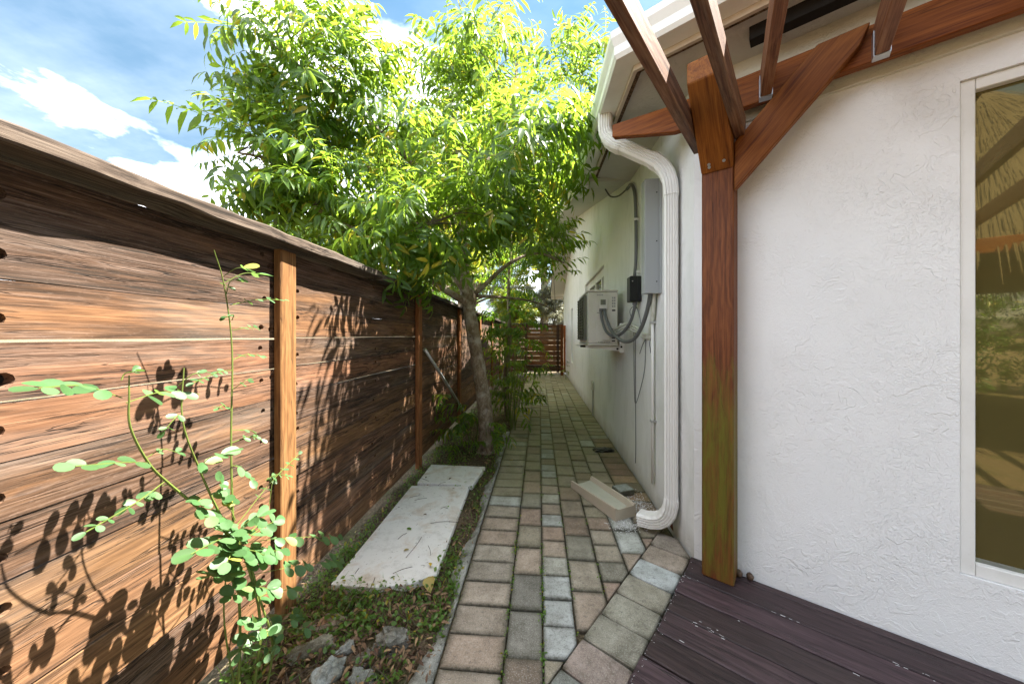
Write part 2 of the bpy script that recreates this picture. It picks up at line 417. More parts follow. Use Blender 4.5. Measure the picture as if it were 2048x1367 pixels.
def barkmat():
    m, t = new_mat('tree_bark')
    pos = t.n('ShaderNodeNewGeometry').outputs['Position']
    n = t.noise(t.scale(pos, 1, 1, 0.45), 22.0, 6.0, 0.7, 0.6)
    n2 = t.noise(pos, 7.0, 5.0, 0.65)
    c = t.ramp(n, [(0.3, (0.075, 0.055, 0.038)), (0.5, (0.21, 0.16, 0.11)), (0.7, (0.36, 0.30, 0.23))])
    c = t.mix(t.ramp(n2, [(0.52, 0.0), (0.64, 0.8)]), c, (0.42, 0.39, 0.33))
    c = t.mix(t.ramp(t.noise(pos, 90.0, 2.0), [(0.66, 0.0), (0.7, 0.7)]), c, (0.5, 0.48, 0.42))
    finish(t, c, 0.9, n, 0.012, 0.9, 0.2)
    return m


M_BARK = barkmat()


def litmat():
    m, t = new_mat('dry_leaf')
    g = t.n('ShaderNodeNewGeometry')
    c = t.ramp(g.outputs['Random Per Island'], [(0.0, (0.075, 0.045, 0.03)), (0.35, (0.14, 0.085, 0.052)), (0.6, (0.23, 0.145, 0.085)), (0.8, (0.36, 0.24, 0.13)), (0.95, (0.11, 0.06, 0.042))])
    finish(t, c, 0.8, None, spec=0.2)
    return m


M_LITTER = litmat()


def flatmat(name, col, rough=0.6):
    m, t = new_mat(name)
    pos = t.n('ShaderNodeNewGeometry').outputs['Position']
    c = t.mix(t.noise(pos, 40.0, 4.0, 0.6), tuple(0.7 * x for x in col), tuple(1.25 * x for x in col))
    finish(t, c, rough)
    return m


M_YLEAF = flatmat('yellow_leaf', (0.52, 0.36, 0.02))
M_OLEAF = flatmat('olive_yellow_leaf', (0.33, 0.26, 0.075))
M_BLEAF = flatmat('brown_leaf', (0.30, 0.16, 0.09))
M_GRIT = flatmat('white_grit', (0.72, 0.72, 0.72))
M_SPLASH = paint('cast_concrete', (0.50, 0.43, 0.34), 0.85, dirt=0.35, dcol=(0.36, 0.36, 0.28), dscale=14, bump=0.5)
M_SPLASHIN = paint('washed_concrete', (0.47, 0.46, 0.38), 0.85, dirt=0.3, dcol=(0.34, 0.35, 0.26), dscale=18, bump=0.5)
M_WET = flatmat('wet_debris', (0.018, 0.016, 0.012), 0.4)
M_THATCH = flatmat('dry_thatch', (0.10, 0.078, 0.045), 0.9)
M_NUT = flatmat('clay_red', (0.42, 0.15, 0.07), 0.7)
M_INK = flatmat('grey_print', (0.33, 0.33, 0.32), 0.6)


def glassmat(name, tint, body, f):
    m, t = new_mat(name)
    gl = t.n('ShaderNodeBsdfGlossy', None, Color=tint, Roughness=0.012)
    df = t.n('ShaderNodeBsdfPrincipled', None, Base_Color=body, Roughness=0.05)
    mx = t.n('ShaderNodeMixShader', None, i0=f, i1=df.outputs[0], i2=gl.outputs[0])
    o = t.n('ShaderNodeOutputMaterial')
    t.t.links.new(mx.outputs[0], o.inputs[0])
    return m


M_GLASS = glassmat('bronze_mirror_glass', (0.50, 0.42, 0.19), (0.10, 0.08, 0.026), 0.20)
M_GLASS2 = glassmat('window_glass', (0.7, 0.72, 0.7), (0.03, 0.035, 0.035), 0.5)


# ------------------------------------------------------------------ mesh helpers
def link(name, me, mat=None, parent=None, mw=None, kind=None, color=None, smooth=False):
    o = bpy.data.objects.new(name, me)
    C.objects.link(o)
    if mat is not None and me is not None and len(me.materials) == 0:
        me.materials.append(mat)
    if parent is not None:
        o.parent = parent
    if mw is not None:
        base = Matrix.Translation(-PLOC.get(parent.name, Vector())) if parent is not None else Matrix()
        o.matrix_local = base @ mw
    elif parent is not None:
        o.matrix_local = Matrix.Translation(-PLOC.get(parent.name, Vector()))
    if kind:
        o['kind'] = kind
    if color is not None:
        o.color = color
    if smooth and me is not None:
        me.polygons.foreach_set('use_smooth', [True] * len(me.polygons))
    return o


PLOC = {}


def thing(name, label, cat, loc=(0, 0, 0), group=None):
    o = bpy.data.objects.new(name, None)
    C.objects.link(o)
    o.location = loc
    o.empty_display_size = 0.1
    PLOC[o.name] = Vector(loc)
    o['label'] = label
    o['category'] = cat
    if group:
        o['group'] = group
    return o


def tag(o, label, cat, group=None):
    o['label'] = label
    o['category'] = cat
    if group:
        o['group'] = group
    return o


def sub(parent_obj, o):
    """hang o under a part, keeping where it stands"""
    bpy.context.view_layer.update()
    mw = o.matrix_world.copy()
    o.parent = parent_obj
    o.matrix_parent_inverse = parent_obj.matrix_world.inverted()
    o.matrix_world = mw
    return o


def bm_mesh(bm, name):
    bmesh.ops.recalc_face_normals(bm, faces=bm.faces)
    me = bpy.data.meshes.new(name)
    bm.to_mesh(me)
    bm.free()
    return me


def bm_box(bm, x0, x1, y0, y1, z0, z1):
    vs = [bm.verts.new(p) for p in ((x0, y0, z0), (x1, y0, z0), (x1, y1, z0), (x0, y1, z0), (x0, y0, z1), (x1, y0, z1), (x1, y1, z1), (x0, y1, z1))]
    for f in ((0, 3, 2, 1), (4, 5, 6, 7), (0, 1, 5, 4), (1, 2, 6, 5), (2, 3, 7, 6), (3, 0, 4, 7)):
        bm.faces.new([vs[i] for i in f])
    return vs


def bevel(bm, w, seg=1):
    bmesh.ops.bevel(bm, geom=list(bm.edges), offset=w, segments=seg, profile=0.5, affect='EDGES', clamp_overlap=True)


def box_me(name, x0, x1, y0, y1, z0, z1, bev=0.0, seg=1):
    bm = bmesh.new()
    bm_box(bm, x0, x1, y0, y1, z0, z1)
    if bev:
        bevel(bm, bev, seg)
    return bm_mesh(bm, name)


def prism_me(name, pts, axis, a, b, bev=0.0):
    """closed 2D outline swept along an axis from a to b. axis 'z': pts are (x, y)"""
    bm = bmesh.new()
    put = {'z': lambda p, h: (p[0], p[1], h), 'y': lambda p, h: (p[0], h, p[1]), 'x': lambda p, h: (h, p[0], p[1])}[axis]
    lo = [bm.verts.new(put(p, a)) for p in pts]
    hi = [bm.verts.new(put(p, b)) for p in pts]
    n = len(pts)
    bm.faces.new(lo)
    bm.faces.new(list(reversed(hi)))
    for i in range(n):
        bm.faces.new((lo[i], lo[(i + 1) % n], hi[(i + 1) % n], hi[i]))
    if bev:
        bevel(bm, bev)
    return bm_mesh(bm, name)


def frames(pts):
    pts = [Vector(p) for p in pts]
    out, up = [], Vector((0, 0, 1))
    prev = None
    for i, p in enumerate(pts):
        d = (pts[min(i + 1, len(pts) - 1)] - pts[max(i - 1, 0)]).normalized()
        if prev is None:
            a = d.orthogonal().normalized()
        else:
            a = (prev - d * prev.dot(d))
            a = a.normalized() if a.length > 1e-6 else d.orthogonal().normalized()
        prev = a
        out.append((p, a, d.cross(a)))
    return out


def tube_bm(bm, pts, rad, n=8, cap=True):
    if not hasattr(rad, '__len__'):
        rad = [rad] * len(pts)
    rings = []
    for (p, a, b), r in zip(frames(pts), rad):
        rings.append([bm.verts.new(p + (a * math.cos(2 * math.pi * k / n) + b * math.sin(2 * math.pi * k / n)) * r) for k in range(n)])
    for r0, r1 in zip(rings, rings[1:]):
        for k in range(n):
            bm.faces.new((r0[k], r0[(k + 1) % n], r1[(k + 1) % n], r1[k]))
    if cap:
        bm.faces.new(list(reversed(rings[0])))
        bm.faces.new(rings[-1])


def tube_me(name, pts, rad, n=8):
    bm = bmesh.new()
    tube_bm(bm, pts, rad, n)
    return bm_mesh(bm, name)


def smooth_path(pts, k=6):
    """Catmull-Rom through the points"""
    P = [Vector(p) for p in pts]
    P = [2 * P[0] - P[1]] + P + [2 * P[-1] - P[-2]]
    out = []
    for i in range(1, len(P) - 2):
        for j in range(k):
            t = j / k
            a, b, c, d = P[i - 1:i + 3]
            out.append(0.5 * ((2 * b) + (c - a) * t + (2 * a - 5 * b + 4 * c - d) * t * t + (3 * b - a - 3 * c + d) * t ** 3))
    out.append(P[-2])
    return out


def basis(origin, x, up=(0, 0, 1)):
    x = Vector(x).normalized()
    up = Vector(up)
    z = (up - x * up.dot(x)).normalized()
    y = z.cross(x)
    return Matrix(((x.x, y.x, z.x, origin[0]), (x.y, y.y, z.y, origin[1]), (x.z, y.z, z.z, origin[2]), (0, 0, 0, 1)))


def beam(name, p0, p1, w, h, mat, parent, up=(0, 0, 1), bev=0.004, color=(1, 1, 1, 0.3)):
    """a timber from p0 to p1 (centre line), grain along its length"""
    p0, p1 = Vector(p0), Vector(p1)
    L = (p1 - p0).length
    me = box_me(name, 0, L, -w / 2, w / 2, -h / 2, h / 2, bev)
    return link(name, me, mat, parent, basis(p0, p1 - p0, up), color=color)


def tri_mesh(name, V, Fc):
    """fast mesh from numpy vertices and triangles"""
    me = bpy.data.meshes.new(name)
    V = np.asarray(V, dtype=np.float32)
    Fc = np.asarray(Fc, dtype=np.int32)
    me.vertices.add(len(V))
    me.vertices.foreach_set('co', V.ravel())
    me.loops.add(Fc.size)
    me.loops.foreach_set('vertex_index', Fc.ravel())
    me.polygons.add(len(Fc))
    me.polygons.foreach_set('loop_start', np.arange(0, Fc.size, 3, dtype=np.int32))
    me.polygons.foreach_set('loop_total', np.full(len(Fc), 3, dtype=np.int32))
    me.update(calc_edges=True)
    me.validate()
    return me


def scatter_mesh(name, templates, mats):
    """one mesh of many transformed copies; templates: list of (V,F); mats: list of (template index, 4x4)"""
    Vs, Fs, off = [], [], 0
    for i, (V, F) in enumerate(templates):
        M = [m for k, m in mats if k == i]
        if not M:
            continue
        A = np.array([[list(r) for r in m] for m in M], dtype=np.float64)
        Vh = np.c_[V, np.ones(len(V))]
        X = np.einsum('kij,nj->kni', A, Vh)[:, :, :3]
        K, N = len(M), len(V)
        Fk = F[None, :, :] + (np.arange(K) * N)[:, None, None] + off
        Vs.append(X.reshape(-1, 3))
        Fs.append(Fk.reshape(-1, 3))
        off += K * N
    return tri_mesh(name, np.concatenate(Vs), np.concatenate(Fs))


# ------------------------------------------------------------------ geometry of the place
# side wall at x = WX; the angled wall runs from the corner towards the viewer along DW, facing NW
WX = 0.87
P0 = Vector((1.025, 1.894, 0))
DW = Vector((0.8137, -0.5813, 0))
NW = Vector((-0.5813, -0.8137, 0))
T0 = -0.19


def WP(t, o, z):
    return P0 + DW * t + NW * o + Vector((0, 0, z))


WFRAME = Matrix(((DW.x, -NW.x, 0, P0.x), (DW.y, -NW.y, 0, P0.y), (0, 0, 1, 0), (0, 0, 0, 1)))   # local x along wall, -y out of it

# ground -----------------------------------------------------------
bm = bmesh.new()
S = 260
xs = [-S, -40, -8, -3, -2, -1.5, -1.3] + [-1.2 + 0.09 * i for i in range(10)] + [-0.2, 0.4, 0.9, 2, 4, 10, 40, S]
ys = [-S, -40, -8, -2, 0, 0.5] + [0.7 + 0.12 * i for i in range(32)] + [5, 5.6, 6.4, 7.4, 9, 11.3, 14, 20, 40, S]
gv = []
for y in ys:
    row = []
    for x in xs:
        z = -0.055
        if -1.25 < x < -0.4 and 0.5 < y < 11.2:
            z = -0.035 + 0.028 * math.sin(x * 13 + y * 5) * math.sin(y * 9.0 - x * 4) + random.uniform(-0.012, 0.012)
        row.append(bm.verts.new((x, y, z)))
    gv.append(row)
for j in range(len(ys) - 1):
    for i in range(len(xs) - 1):
        bm.faces.new((gv[j][i], gv[j][i + 1], gv[j + 1][i + 1], gv[j + 1][i]))
link('ground', bm_mesh(bm, 'ground'), M_SOIL, kind='structure', smooth=True)

# paver path --------------------------------------------------------
path = link('paver_path', box_me('path_bed', -0.40, 0.86, 0.3, 11.4, -0.054, -0.022), M_SOIL, kind='structure')


def clip(poly, nx, ny, d):
    out = []
    for i, p in enumerate(poly):
        q = poly[(i + 1) % len(poly)]
        a, b = nx * p[0] + ny * p[1] - d, nx * q[0] + ny * q[1] - d
        if a <= 0:
            out.append(p)
        if a * b < 0:
            t = a / (a - b)
            out.append((p[0] + (q[0] - p[0]) * t, p[1] + (q[1] - p[1]) * t))
    return out


PAL = [(0.34, 0.275, 0.215), (0.40, 0.30, 0.235), (0.33, 0.27, 0.20), (0.41, 0.345, 0.265), (0.28, 0.19, 0.14), (0.35, 0.24, 0.185), (0.28, 0.245, 0.195), (0.48, 0.465, 0.44), (0.42, 0.385, 0.335)]
PALW = [5, 5, 4, 4, 2.2, 3, 3, 1.3, 2]


def poly_area(p):
    return 0.5 * abs(sum(p[i][0] * p[(i + 1) % len(p)][1] - p[(i + 1) % len(p)][0] * p[i][1] for i in range(len(p))))


pcache = {}


def paver_mesh(w, d, v):
    key = (round(w, 3), round(d, 3), v)
    if key not in pcache:
        rr = random.Random(hash(key) & 0xffff)
        bm = bmesh.new()
        vs = bm_box(bm, -w / 2, w / 2, -d / 2, d / 2, -0.05, 0.0)
        for q in vs:
            q.co.x += rr.uniform(-0.0022, 0.0022)
            q.co.y += rr.uniform(-0.0022, 0.0022)
        top = [e for e in bm.edges if e.verts[0].co.z > -0.01 and e.verts[1].co.z > -0.01]
        bmesh.ops.bevel(bm, geom=top, offset=0.006, segments=2, profile=0.55, affect='EDGES')
        me = bm_mesh(bm, 'paver')
        pcache[key] = me
    return pcache[key]


SOLD_L = -0.432     # left edge of the soldier course along the deck
cols = [(-0.385, -0.139, 0.157, 1.281), (-0.139, 0.0145, 0.235, 1.346), (0.0145, 0.1575, 0.157, 1.35), (0.1575, 0.322, 0.235, 1.495),
        (0.322, 0.475, 0.157, 1.80), (0.475, 0.637, 0.240, 3.004), (0.637, 0.862, 0.160, 2.852)]
pav = []
for ci, (x0, x1, pitch, ph) in enumerate(cols):
    k0 = int(math.floor((0.75 - ph) / pitch))
    y = ph + k0 * pitch
    while y < 11.25:
        j = 0.004
        rect = [(x0 + j * 0.6, y + j), (x1 - j * 0.6, y + j), (x1 - j * 0.6, y + pitch - j), (x0 + j * 0.6, y + pitch - j)]
        # keep what lies left of the soldier course:  t < SOLD_L
        nx, ny = DW.x, DW.y
        d = SOLD_L - 0.006 + DW.x * P0.x + DW.y * P0.y
        poly = clip(rect, nx, ny, d)
        if len(poly) >= 3 and poly_area(poly) > 0.0012:
            pav.append((y, ci, rect, poly))
        y += pitch
pav.sort(key=lambda a: a[0])
SPECIAL = {(0, 0): None}


def shade(ci, y):
    r = random.random()
    c = random.choices(PAL, PALW)[0]
    if ci == 2 and 1.3 < y < 1.75:
        c = (0.52, 0.51, 0.50)
    elif ci == 1 and 1.05 < y < 1.7:
        c = random.choice([(0.22, 0.16, 0.12), (0.24, 0.215, 0.185)])
    elif ci == 2 and r < 0.25:
        c = (0.40, 0.40, 0.39)
    elif ci == 0 and y < 2.2:
        c = random.choice([(0.40, 0.315, 0.255), (0.37, 0.305, 0.25), (0.41, 0.30, 0.235)])
    elif ci == 6 and 2.6 < y < 4.2:
        c = random.choice([(0.24, 0.12, 0.09), (0.34, 0.20, 0.125), (0.17, 0.115, 0.09), (0.27, 0.14, 0.11)])
    elif ci == 6 and r < 0.5:
        c = (0.32, 0.22, 0.17)
    g = random.uniform(0.88, 1.12)
    return (c[0] * g, c[1] * g, c[2] * g, 1.0)


def place_paver(rect, poly, ci, y):
    w_, d_ = rect[1][0] - rect[0][0], rect[2][1] - rect[1][1]
    cx, cy = (rect[0][0] + rect[1][0]) / 2, (rect[0][1] + rect[2][1]) / 2
    dz = random.uniform(-0.004, 0.004)
    mw = Matrix.Translation((cx, cy, dz)) @ Euler((random.gauss(0, 0.009), random.gauss(0, 0.009), random.gauss(0, 0.007))).to_matrix().to_4x4()
    if len(poly) == 4 and abs(poly_area(poly) - w_ * d_) < 1e-6:
        me = paver_mesh(w_, d_, random.randrange(4))
    else:
        me = prism_me('paver', [(px - cx, py - cy) for px, py in poly], 'z', -0.05, 0.0, 0.004)
    link('paver', me, M_PAVER, path, mw, color=shade(ci, y))


NEAR = 262
for y, ci, rect, poly in pav[:NEAR]:
    place_paver(rect, poly, ci, y)
bm = bmesh.new()
for y, ci, rect, poly in pav[NEAR:]:
    z = random.uniform(-0.004, 0.003)
    t_ = [bm.verts.new((p[0], p[1], z + random.uniform(-0.001, 0.001))) for p in rect]
    m_ = [bm.verts.new((p[0] + (0.005 if k in (0, 3) else -0.005) * -0.8, p[1] + (0.004 if k in (2, 3) else -0.004) * 0.6, z - 0.012)) for k, p in enumerate(rect)]
    bm.faces.new(t_)
    for k in range(4):
        bm.faces.new((m_[k], m_[(k + 1) % 4], t_[(k + 1) % 4], t_[k]))
link('paver_rows', bm_mesh(bm, 'paver_rows'), M_PAVER_FAR, path, kind='stuff')

# soldier course along the deck edge
sold_cols = [(0.39, 0.30, 0.245), (0.50, 0.50, 0.50), (0.36, 0.315, 0.25), (0.33, 0.295, 0.235), (0.32, 0.285, 0.23), (0.40, 0.30, 0.26), (0.24, 0.235, 0.21), (0.3, 0.26, 0.22), (0.33, 0.3, 0.27), (0.27, 0.23, 0.2), (0.3, 0.26, 0.22)]
for k in range(-1, 10):
    o0 = 0.012 + 0.168 * k + 0.004
    o1 = o0 + 0.160
    quad = [WP(SOLD_L + 0.003, o0, 0), WP(-0.212, o0, 0), WP(-0.212, o1, 0), WP(SOLD_L + 0.003, o1, 0)]
    poly = clip([(q.x, q.y) for q in quad], 1, 0, WX - 0.012)
    if len(poly) < 3 or poly_area(poly) < 0.002:
        continue
    cx = sum(p[0] for p in poly) / len(poly)
    cy = sum(p[1] for p in poly) / len(poly)
    me = prism_me('paver', [(p[0] - cx, p[1] - cy) for p in poly], 'z', -0.05, 0.0, 0.005)
    mw = Matrix.Translation((cx, cy, 0.008 + random.uniform(-0.002, 0.003))) @ Euler((random.gauss(0, 0.008), random.gauss(0, 0.008), 0)).to_matrix().to_4x4()
    c = sold_cols[k + 1 - 1] if k >= 0 else (0.3, 0.24, 0.2)
    link('paver', me, M_PAVER, path, mw, color=c + (1,))

# rough mortar edge beside the path
bm = bmesh.new()
prev = None
yy = 0.6
while yy < 4.6:
    wl = 0.045 + 0.03 * math.sin(yy * 7.3) + random.uniform(-0.012, 0.012) + (0.03 if yy < 1.5 else 0)
    zt = -0.006 + random.uniform(-0.006, 0.004)
    r = [bm.verts.new((-0.396, yy, -0.05)), bm.verts.new((-0.394 + random.uniform(-0.003, 0.002), yy, zt)), bm.verts.new((-0.394 - wl * 0.55, yy, zt + random.uniform(-0.006, 0.006))),
         bm.verts.new((-0.394 - wl, yy, zt - 0.014)), bm.verts.new((-0.394 - wl - 0.025, yy, -0.06))]
    if prev:
        for k in range(4):
            bm.faces.new((prev[k], prev[k + 1], r[k + 1], r[k]))
    prev = r
    yy += random.uniform(0.035, 0.06)
link('concrete_edging', bm_mesh(bm, 'concrete_edging'), M_CONC, kind='structure', color=(0.36, 0.34, 0.31, 1), smooth=True)

# ------------------------------------------------------------------ house
house = thing('house', 'white stucco house with a gabled side wall and an angled corner', 'house', (WX, 2.0, 0))


def gz(y):          # soffit height where the near eave runs level, then the gable rake
    if y < 3.35:
        return 2.575 + 0.055 * y
    if y < 7.95:
        return 2.76 + (y - 3.35) * 0.27
    return 2.76 + 4.6 * 0.27 - (y - 7.95) * 0.27


# side wall with a window opening (outline y,z)
def wall_with_hole(name, outline, holes, put, mat, depth):
    """outer face filled round its openings, each opening with a reveal of the given depth"""
    bm = bmesh.new()
    es = []
    loops = []
    for L in [outline] + holes:
        vs = [bm.verts.new(put(p[0], p[1], 0)) for p in L]
        es += [bm.edges.new((vs[i], vs[(i + 1) % len(vs)])) for i in range(len(vs))]
        loops.append(vs)
    bmesh.ops.triangle_fill(bm, use_beauty=True, use_dissolve=False, edges=es)
    for L, vs in zip(holes, loops[1:]):
        inn = [bm.verts.new(put(p[0], p[1], depth)) for p in L]
        for i in range(len(vs)):
            bm.faces.new((vs[i], vs[(i + 1) % len(vs)], inn[(i + 1) % len(vs)], inn[i]))
    for vs, L in ((loops[0], outline),):
        inn = [bm.verts.new(put(p[0], p[1], 0.15)) for p in L]
        for i in range(len(vs)):
            bm.faces.new((vs[i], vs[(i + 1) % len(vs)], inn[(i + 1) % len(vs)], inn[i]))
    me = bm_mesh(bm, name)
    return link(name, me, mat, house)


corner_y = 2.0045
wy0, wy1, wz0, wz1 = 4.72, 6.62, 1.15, 2.235
outline = [(corner_y, -0.06), (12.45, -0.06), (12.45, gz(12.45)), (7.95, gz(7.95)), (3.35, gz(3.35)), (corner_y, gz(corner_y))]
sidewin = [(wy0, wz0), (wy1, wz0), (wy1, wz1), (wy0, wz1)]
doorhole = [(9.0, 0.55), (9.5, 0.55), (9.5, 2.0), (9.0, 2.0)]
wall_with_hole('wall', outline, [sidewin, doorhole], lambda a, b, d: (WX + d, a, b), M_WALL2, 0.09)
# angled wall
tw0, tw1, zw0, zw1 = 0.742, 2.0, 0.345, 2.259
outline = [(T0, -0.06), (3.4, -0.06), (3.4, 2.78), (T0, 2.78)]
awin = [(tw0, zw0), (tw1, zw0), (tw1, zw1), (tw0, zw1)]


def aput(t, z, d):
    p = WP(t, -d, z)
    return (p.x, p.y, p.z)


wall_with_hole('wall', outline, [awin], aput, M_WALL, 0.055)
# return wall at the far end of the angled wall
q = WP(3.4, 0, 0)
link('wall', box_me('wall', 0, 0.15, 0, 4.5, -0.06, 2.78), M_WALL, house, Matrix.Translation(q) @ Matrix.Rotation(math.atan2(DW.y, DW.x), 4, 'Z'))


def wl(name, x0, x1, o0, o1, z0, z1, mat, bev=0.003, parent=None):
    """a box in the angled wall's frame: along it x0..x1, out of it o0..o1"""
    return link(name, box_me(name, x0, x1, -o1, -o0, z0, z1, bev), mat, parent or house, WFRAME.copy())


# cream band under the soffit
wl('trim_band', T0 - 0.01, 3.4, -0.01, 0.02, 2.372, 2.70, M_TRIM)
# angled window: frame, sash, glass
bm = bmesh.new()
fo, fi = -0.055, -0.02
for (a, b, c, d) in ((tw0 + 0.002, tw0 + 0.040, zw0 + 0.002, zw1 - 0.002), (tw1 - 0.04, tw1 - 0.002, zw0 + 0.002, zw1 - 0.002)):
    bm_box(bm, a, b, 0.012, 0.075, c, d)
for (c, d) in ((zw0 + 0.002, zw0 + 0.05), (zw1 - 0.045, zw1 - 0.002)):
    bm_box(bm, tw0 + 0.041, tw1 - 0.041, 0.012, 0.075, c, d)
bm_box(bm, 1.36, 1.40, 0.012, 0.075, zw0 + 0.051, zw1 - 0.046)
bevel(bm, 0.0025)
win = link('window', bm_mesh(bm, 'window'), M_FRAME, house, WFRAME.copy())
pane = link('pane', box_me('pane', tw0 + 0.04, 1.361, 0.042, 0.048, zw0 + 0.048, zw1 - 0.044), M_GLASS)
pane.matrix_world = WFRAME
sub(win, pane)
pane = link('pane', box_me('pane', 1.399, tw1 - 0.04, 0.042, 0.048, zw0 + 0.048, zw1 - 0.044), M_GLASS)
pane.matrix_world = WFRAME
sub(win, pane)
sl = link('sill', box_me('sill', tw0 + 0.04, tw1 - 0.04, 0.035, 0.06, zw0 + 0.05, zw0 + 0.064, 0.001), M_ACDARK)
sl.matrix_world = WFRAME
sub(win, sl)
# side window
bm = bmesh.new()
bm_box(bm, WX + 0.04, WX + 0.10, wy0 + 0.003, wy0 + 0.05, wz0 + 0.003, wz1 - 0.003)
bm_box(bm, WX + 0.04, WX + 0.10, wy1 - 0.05, wy1 - 0.003, wz0 + 0.003, wz1 - 0.003)
bm_box(bm, WX + 0.04, WX + 0.10, wy0 + 0.051, wy1 - 0.051, wz1 - 0.12, wz1 - 0.003)
bm_box(bm, WX + 0.04, WX + 0.10, wy0 + 0.051, wy1 - 0.051, wz0 + 0.003, wz0 + 0.05)
bm_box(bm, WX + 0.035, WX + 0.095, 5.05, 5.12, wz0 + 0.051, wz1 - 0.121)
bm_box(bm, WX + 0.035, WX + 0.095, 5.62, 5.69, wz0 + 0.051, wz1 - 0.121)
win2 = link('window', bm_mesh(bm, 'window'), M_FRAME, house)
for a, b in ((wy0 + 0.05, 5.05), (5.12, 5.62), (5.69, wy1 - 0.05)):
    pn = link('pane', box_me('pane', WX + 0.065, WX + 0.071, a, b, wz0 + 0.05, wz1 - 0.12), M_GLASS2)
    sub(win2, pn)
bm = bmesh.new()
bm_box(bm, WX + 0.04, WX + 0.10, 9.003, 9.05, 0.553, 1.997)
bm_box(bm, WX + 0.04, WX + 0.10, 9.45, 9.497, 0.553, 1.997)
win3 = link('window', bm_mesh(bm, 'window'), M_FRAME, house)
pn = link('pane', box_me('pane', WX + 0.075, WX + 0.08, 9.051, 9.449, 0.553, 1.997), M_GLASS2)
sub(win3, pn)

# eaves: soffit, fascia, wood strip, gutters
GX0, GX1 = 0.385, 0.505                   # gutter outer and inner faces, side
GO0, GO1 = 0.425, 0.305                   # gutter outer and inner offsets, angled wall
ye = 3.95


def line_meet(x, o):
    """y where the line x = const meets the line at offset o from the angled wall"""
    # (x-P0.x)*NW.x + (y-P0.y)*NW.y = o
    return P0.y + (o - (x - P0.x) * NW.x) / NW.y


def eave_pts(x, o, z_side, z_ang, yend, tend=3.4):
    cy_ = line_meet(x, o)
    return Vector((x, yend, z_side(yend))), Vector((x, cy_, z_side(cy_))), WP(tend, o, z_ang)


gzs = lambda y: 2.622 + 0.055 * y          # gutter bottom along the side


def strip(name, xo_bot, xo_top, mat, yend, z0, z1, thick_out=None, parent=house, yflat=None):
    pass


def ring_sweep(name, prof, mat, yend, bev=0, smooth=False):
    """sweep a section round the eave corner. prof: list of (side x, angled offset, dz above gutter bottom)"""
    bm = bmesh.new()
    st = []
    for (x, o, dz) in prof:
        cy_ = line_meet(x, o)
        zc = gzs(cy_) + dz
        a = bm.verts.new((x, yend, gzs(yend) + dz))
        b = bm.verts.new((x, cy_, zc))
        e = WP(3.4, o, zc)
        c = bm.verts.new(e)
        st.append((a, b, c))
    n = len(prof)
    for i in range(n):
        j = (i + 1) % n
        bm.faces.new((st[i][0], st[j][0], st[j][1], st[i][1]))
        bm.faces.new((st[i][1], st[j][1], st[j][2], st[i][2]))
    bm.faces.new([s[0] for s in st])
    bm.faces.new([s[2] for s in reversed(st)])
    me = bm_mesh(bm, name)
    return link(name, me, mat, house, smooth=smooth)


gut = ring_sweep('gutter', [(GX1, GO1, 0.0), (GX0 + 0.02, GO0 - 0.02, 0.0), (GX0 + 0.008, GO0 - 0.008, 0.02), (GX0 + 0.006, GO0 - 0.006, 0.06), (GX0 - 0.012, GO0 + 0.012, 0.10),
                            (GX0 - 0.014, GO0 + 0.014, 0.135), (GX0 - 0.004, GO0 + 0.004, 0.137), (GX0 - 0.002, GO0 + 0.002, 0.108), (GX0 + 0.014, GO0 - 0.014, 0.066), (GX0 + 0.026, GO0 - 0.026, 0.008), (GX1 - 0.006, GO1 + 0.006, 0.008), (GX1 - 0.006, GO1 + 0.006, 0.137), (GX1, GO1, 0.137)], M_GUTTER, ye)
ring_sweep('fascia_board', [(GX1 + 0.002, GO1 - 0.002, -0.028), (GX1 + 0.002, GO1 - 0.002, 0.135), (GX1 + 0.022, GO1 - 0.022, 0.135), (GX1 + 0.022, GO1 - 0.022, -0.028)], M_FASCIA, 3.42)
ring_sweep('drip_strip', [(GX1 + 0.0245, GO1 - 0.0245, -0.010), (GX1 + 0.0245, GO1 - 0.0245, 0.06), (GX1 + 0.048, GO1 - 0.048, 0.06), (GX1 + 0.048, GO1 - 0.048, -0.020)], M_BARE, 3.38)
sof = ring_sweep('soffit', [(GX1 + 0.055, GO1 - 0.055, -0.002), (GX1 + 0.055, GO1 - 0.055, 0.04), (WX + 0.03, -0.03, 0.04), (WX + 0.03, -0.03, -0.055)], M_SOFFIT, 3.37)
# dark vent slot in the angled soffit
wl('soffit_vent', 0.085, 1.5, 0.135, 0.195, 2.655, 2.72, M_DARK, 0)
# gable: sloping soffit boards, rake boards, roof
RX = 0.43


def slope_slab(name, x0, x1, ya, za, yb, zb, dz0, dz1, mat):
    return link(name, prism_me(name, [(ya, za + dz0), (yb, zb + dz0), (yb, zb + dz1), (ya, za + dz1)], 'x', x0, x1), mat, house)


for (ya, yb) in ((3.36, 7.95), (7.95, 12.75)):
    za, zb = gz(ya) if ya > 3.4 else 2.765, gz(yb)
    slope_slab('soffit', RX + 0.022, WX + 0.02, ya, za, yb, zb, -0.005, 0.03, M_SOFFIT)
    slope_slab('rake_board', RX, RX + 0.02, ya, za, yb, zb, -0.012, 0.165, M_FASCIA)
    slope_slab('roof', RX - 0.03, 7.0, ya, za, yb, zb, 0.168, 0.20, M_SHINGLE)
link('eave_end', box_me('eave_end', RX + 0.001, WX, 12.70, 12.76, gz(12.7) - 0.10, gz(12.7) + 0.05), M_FASCIA, house)
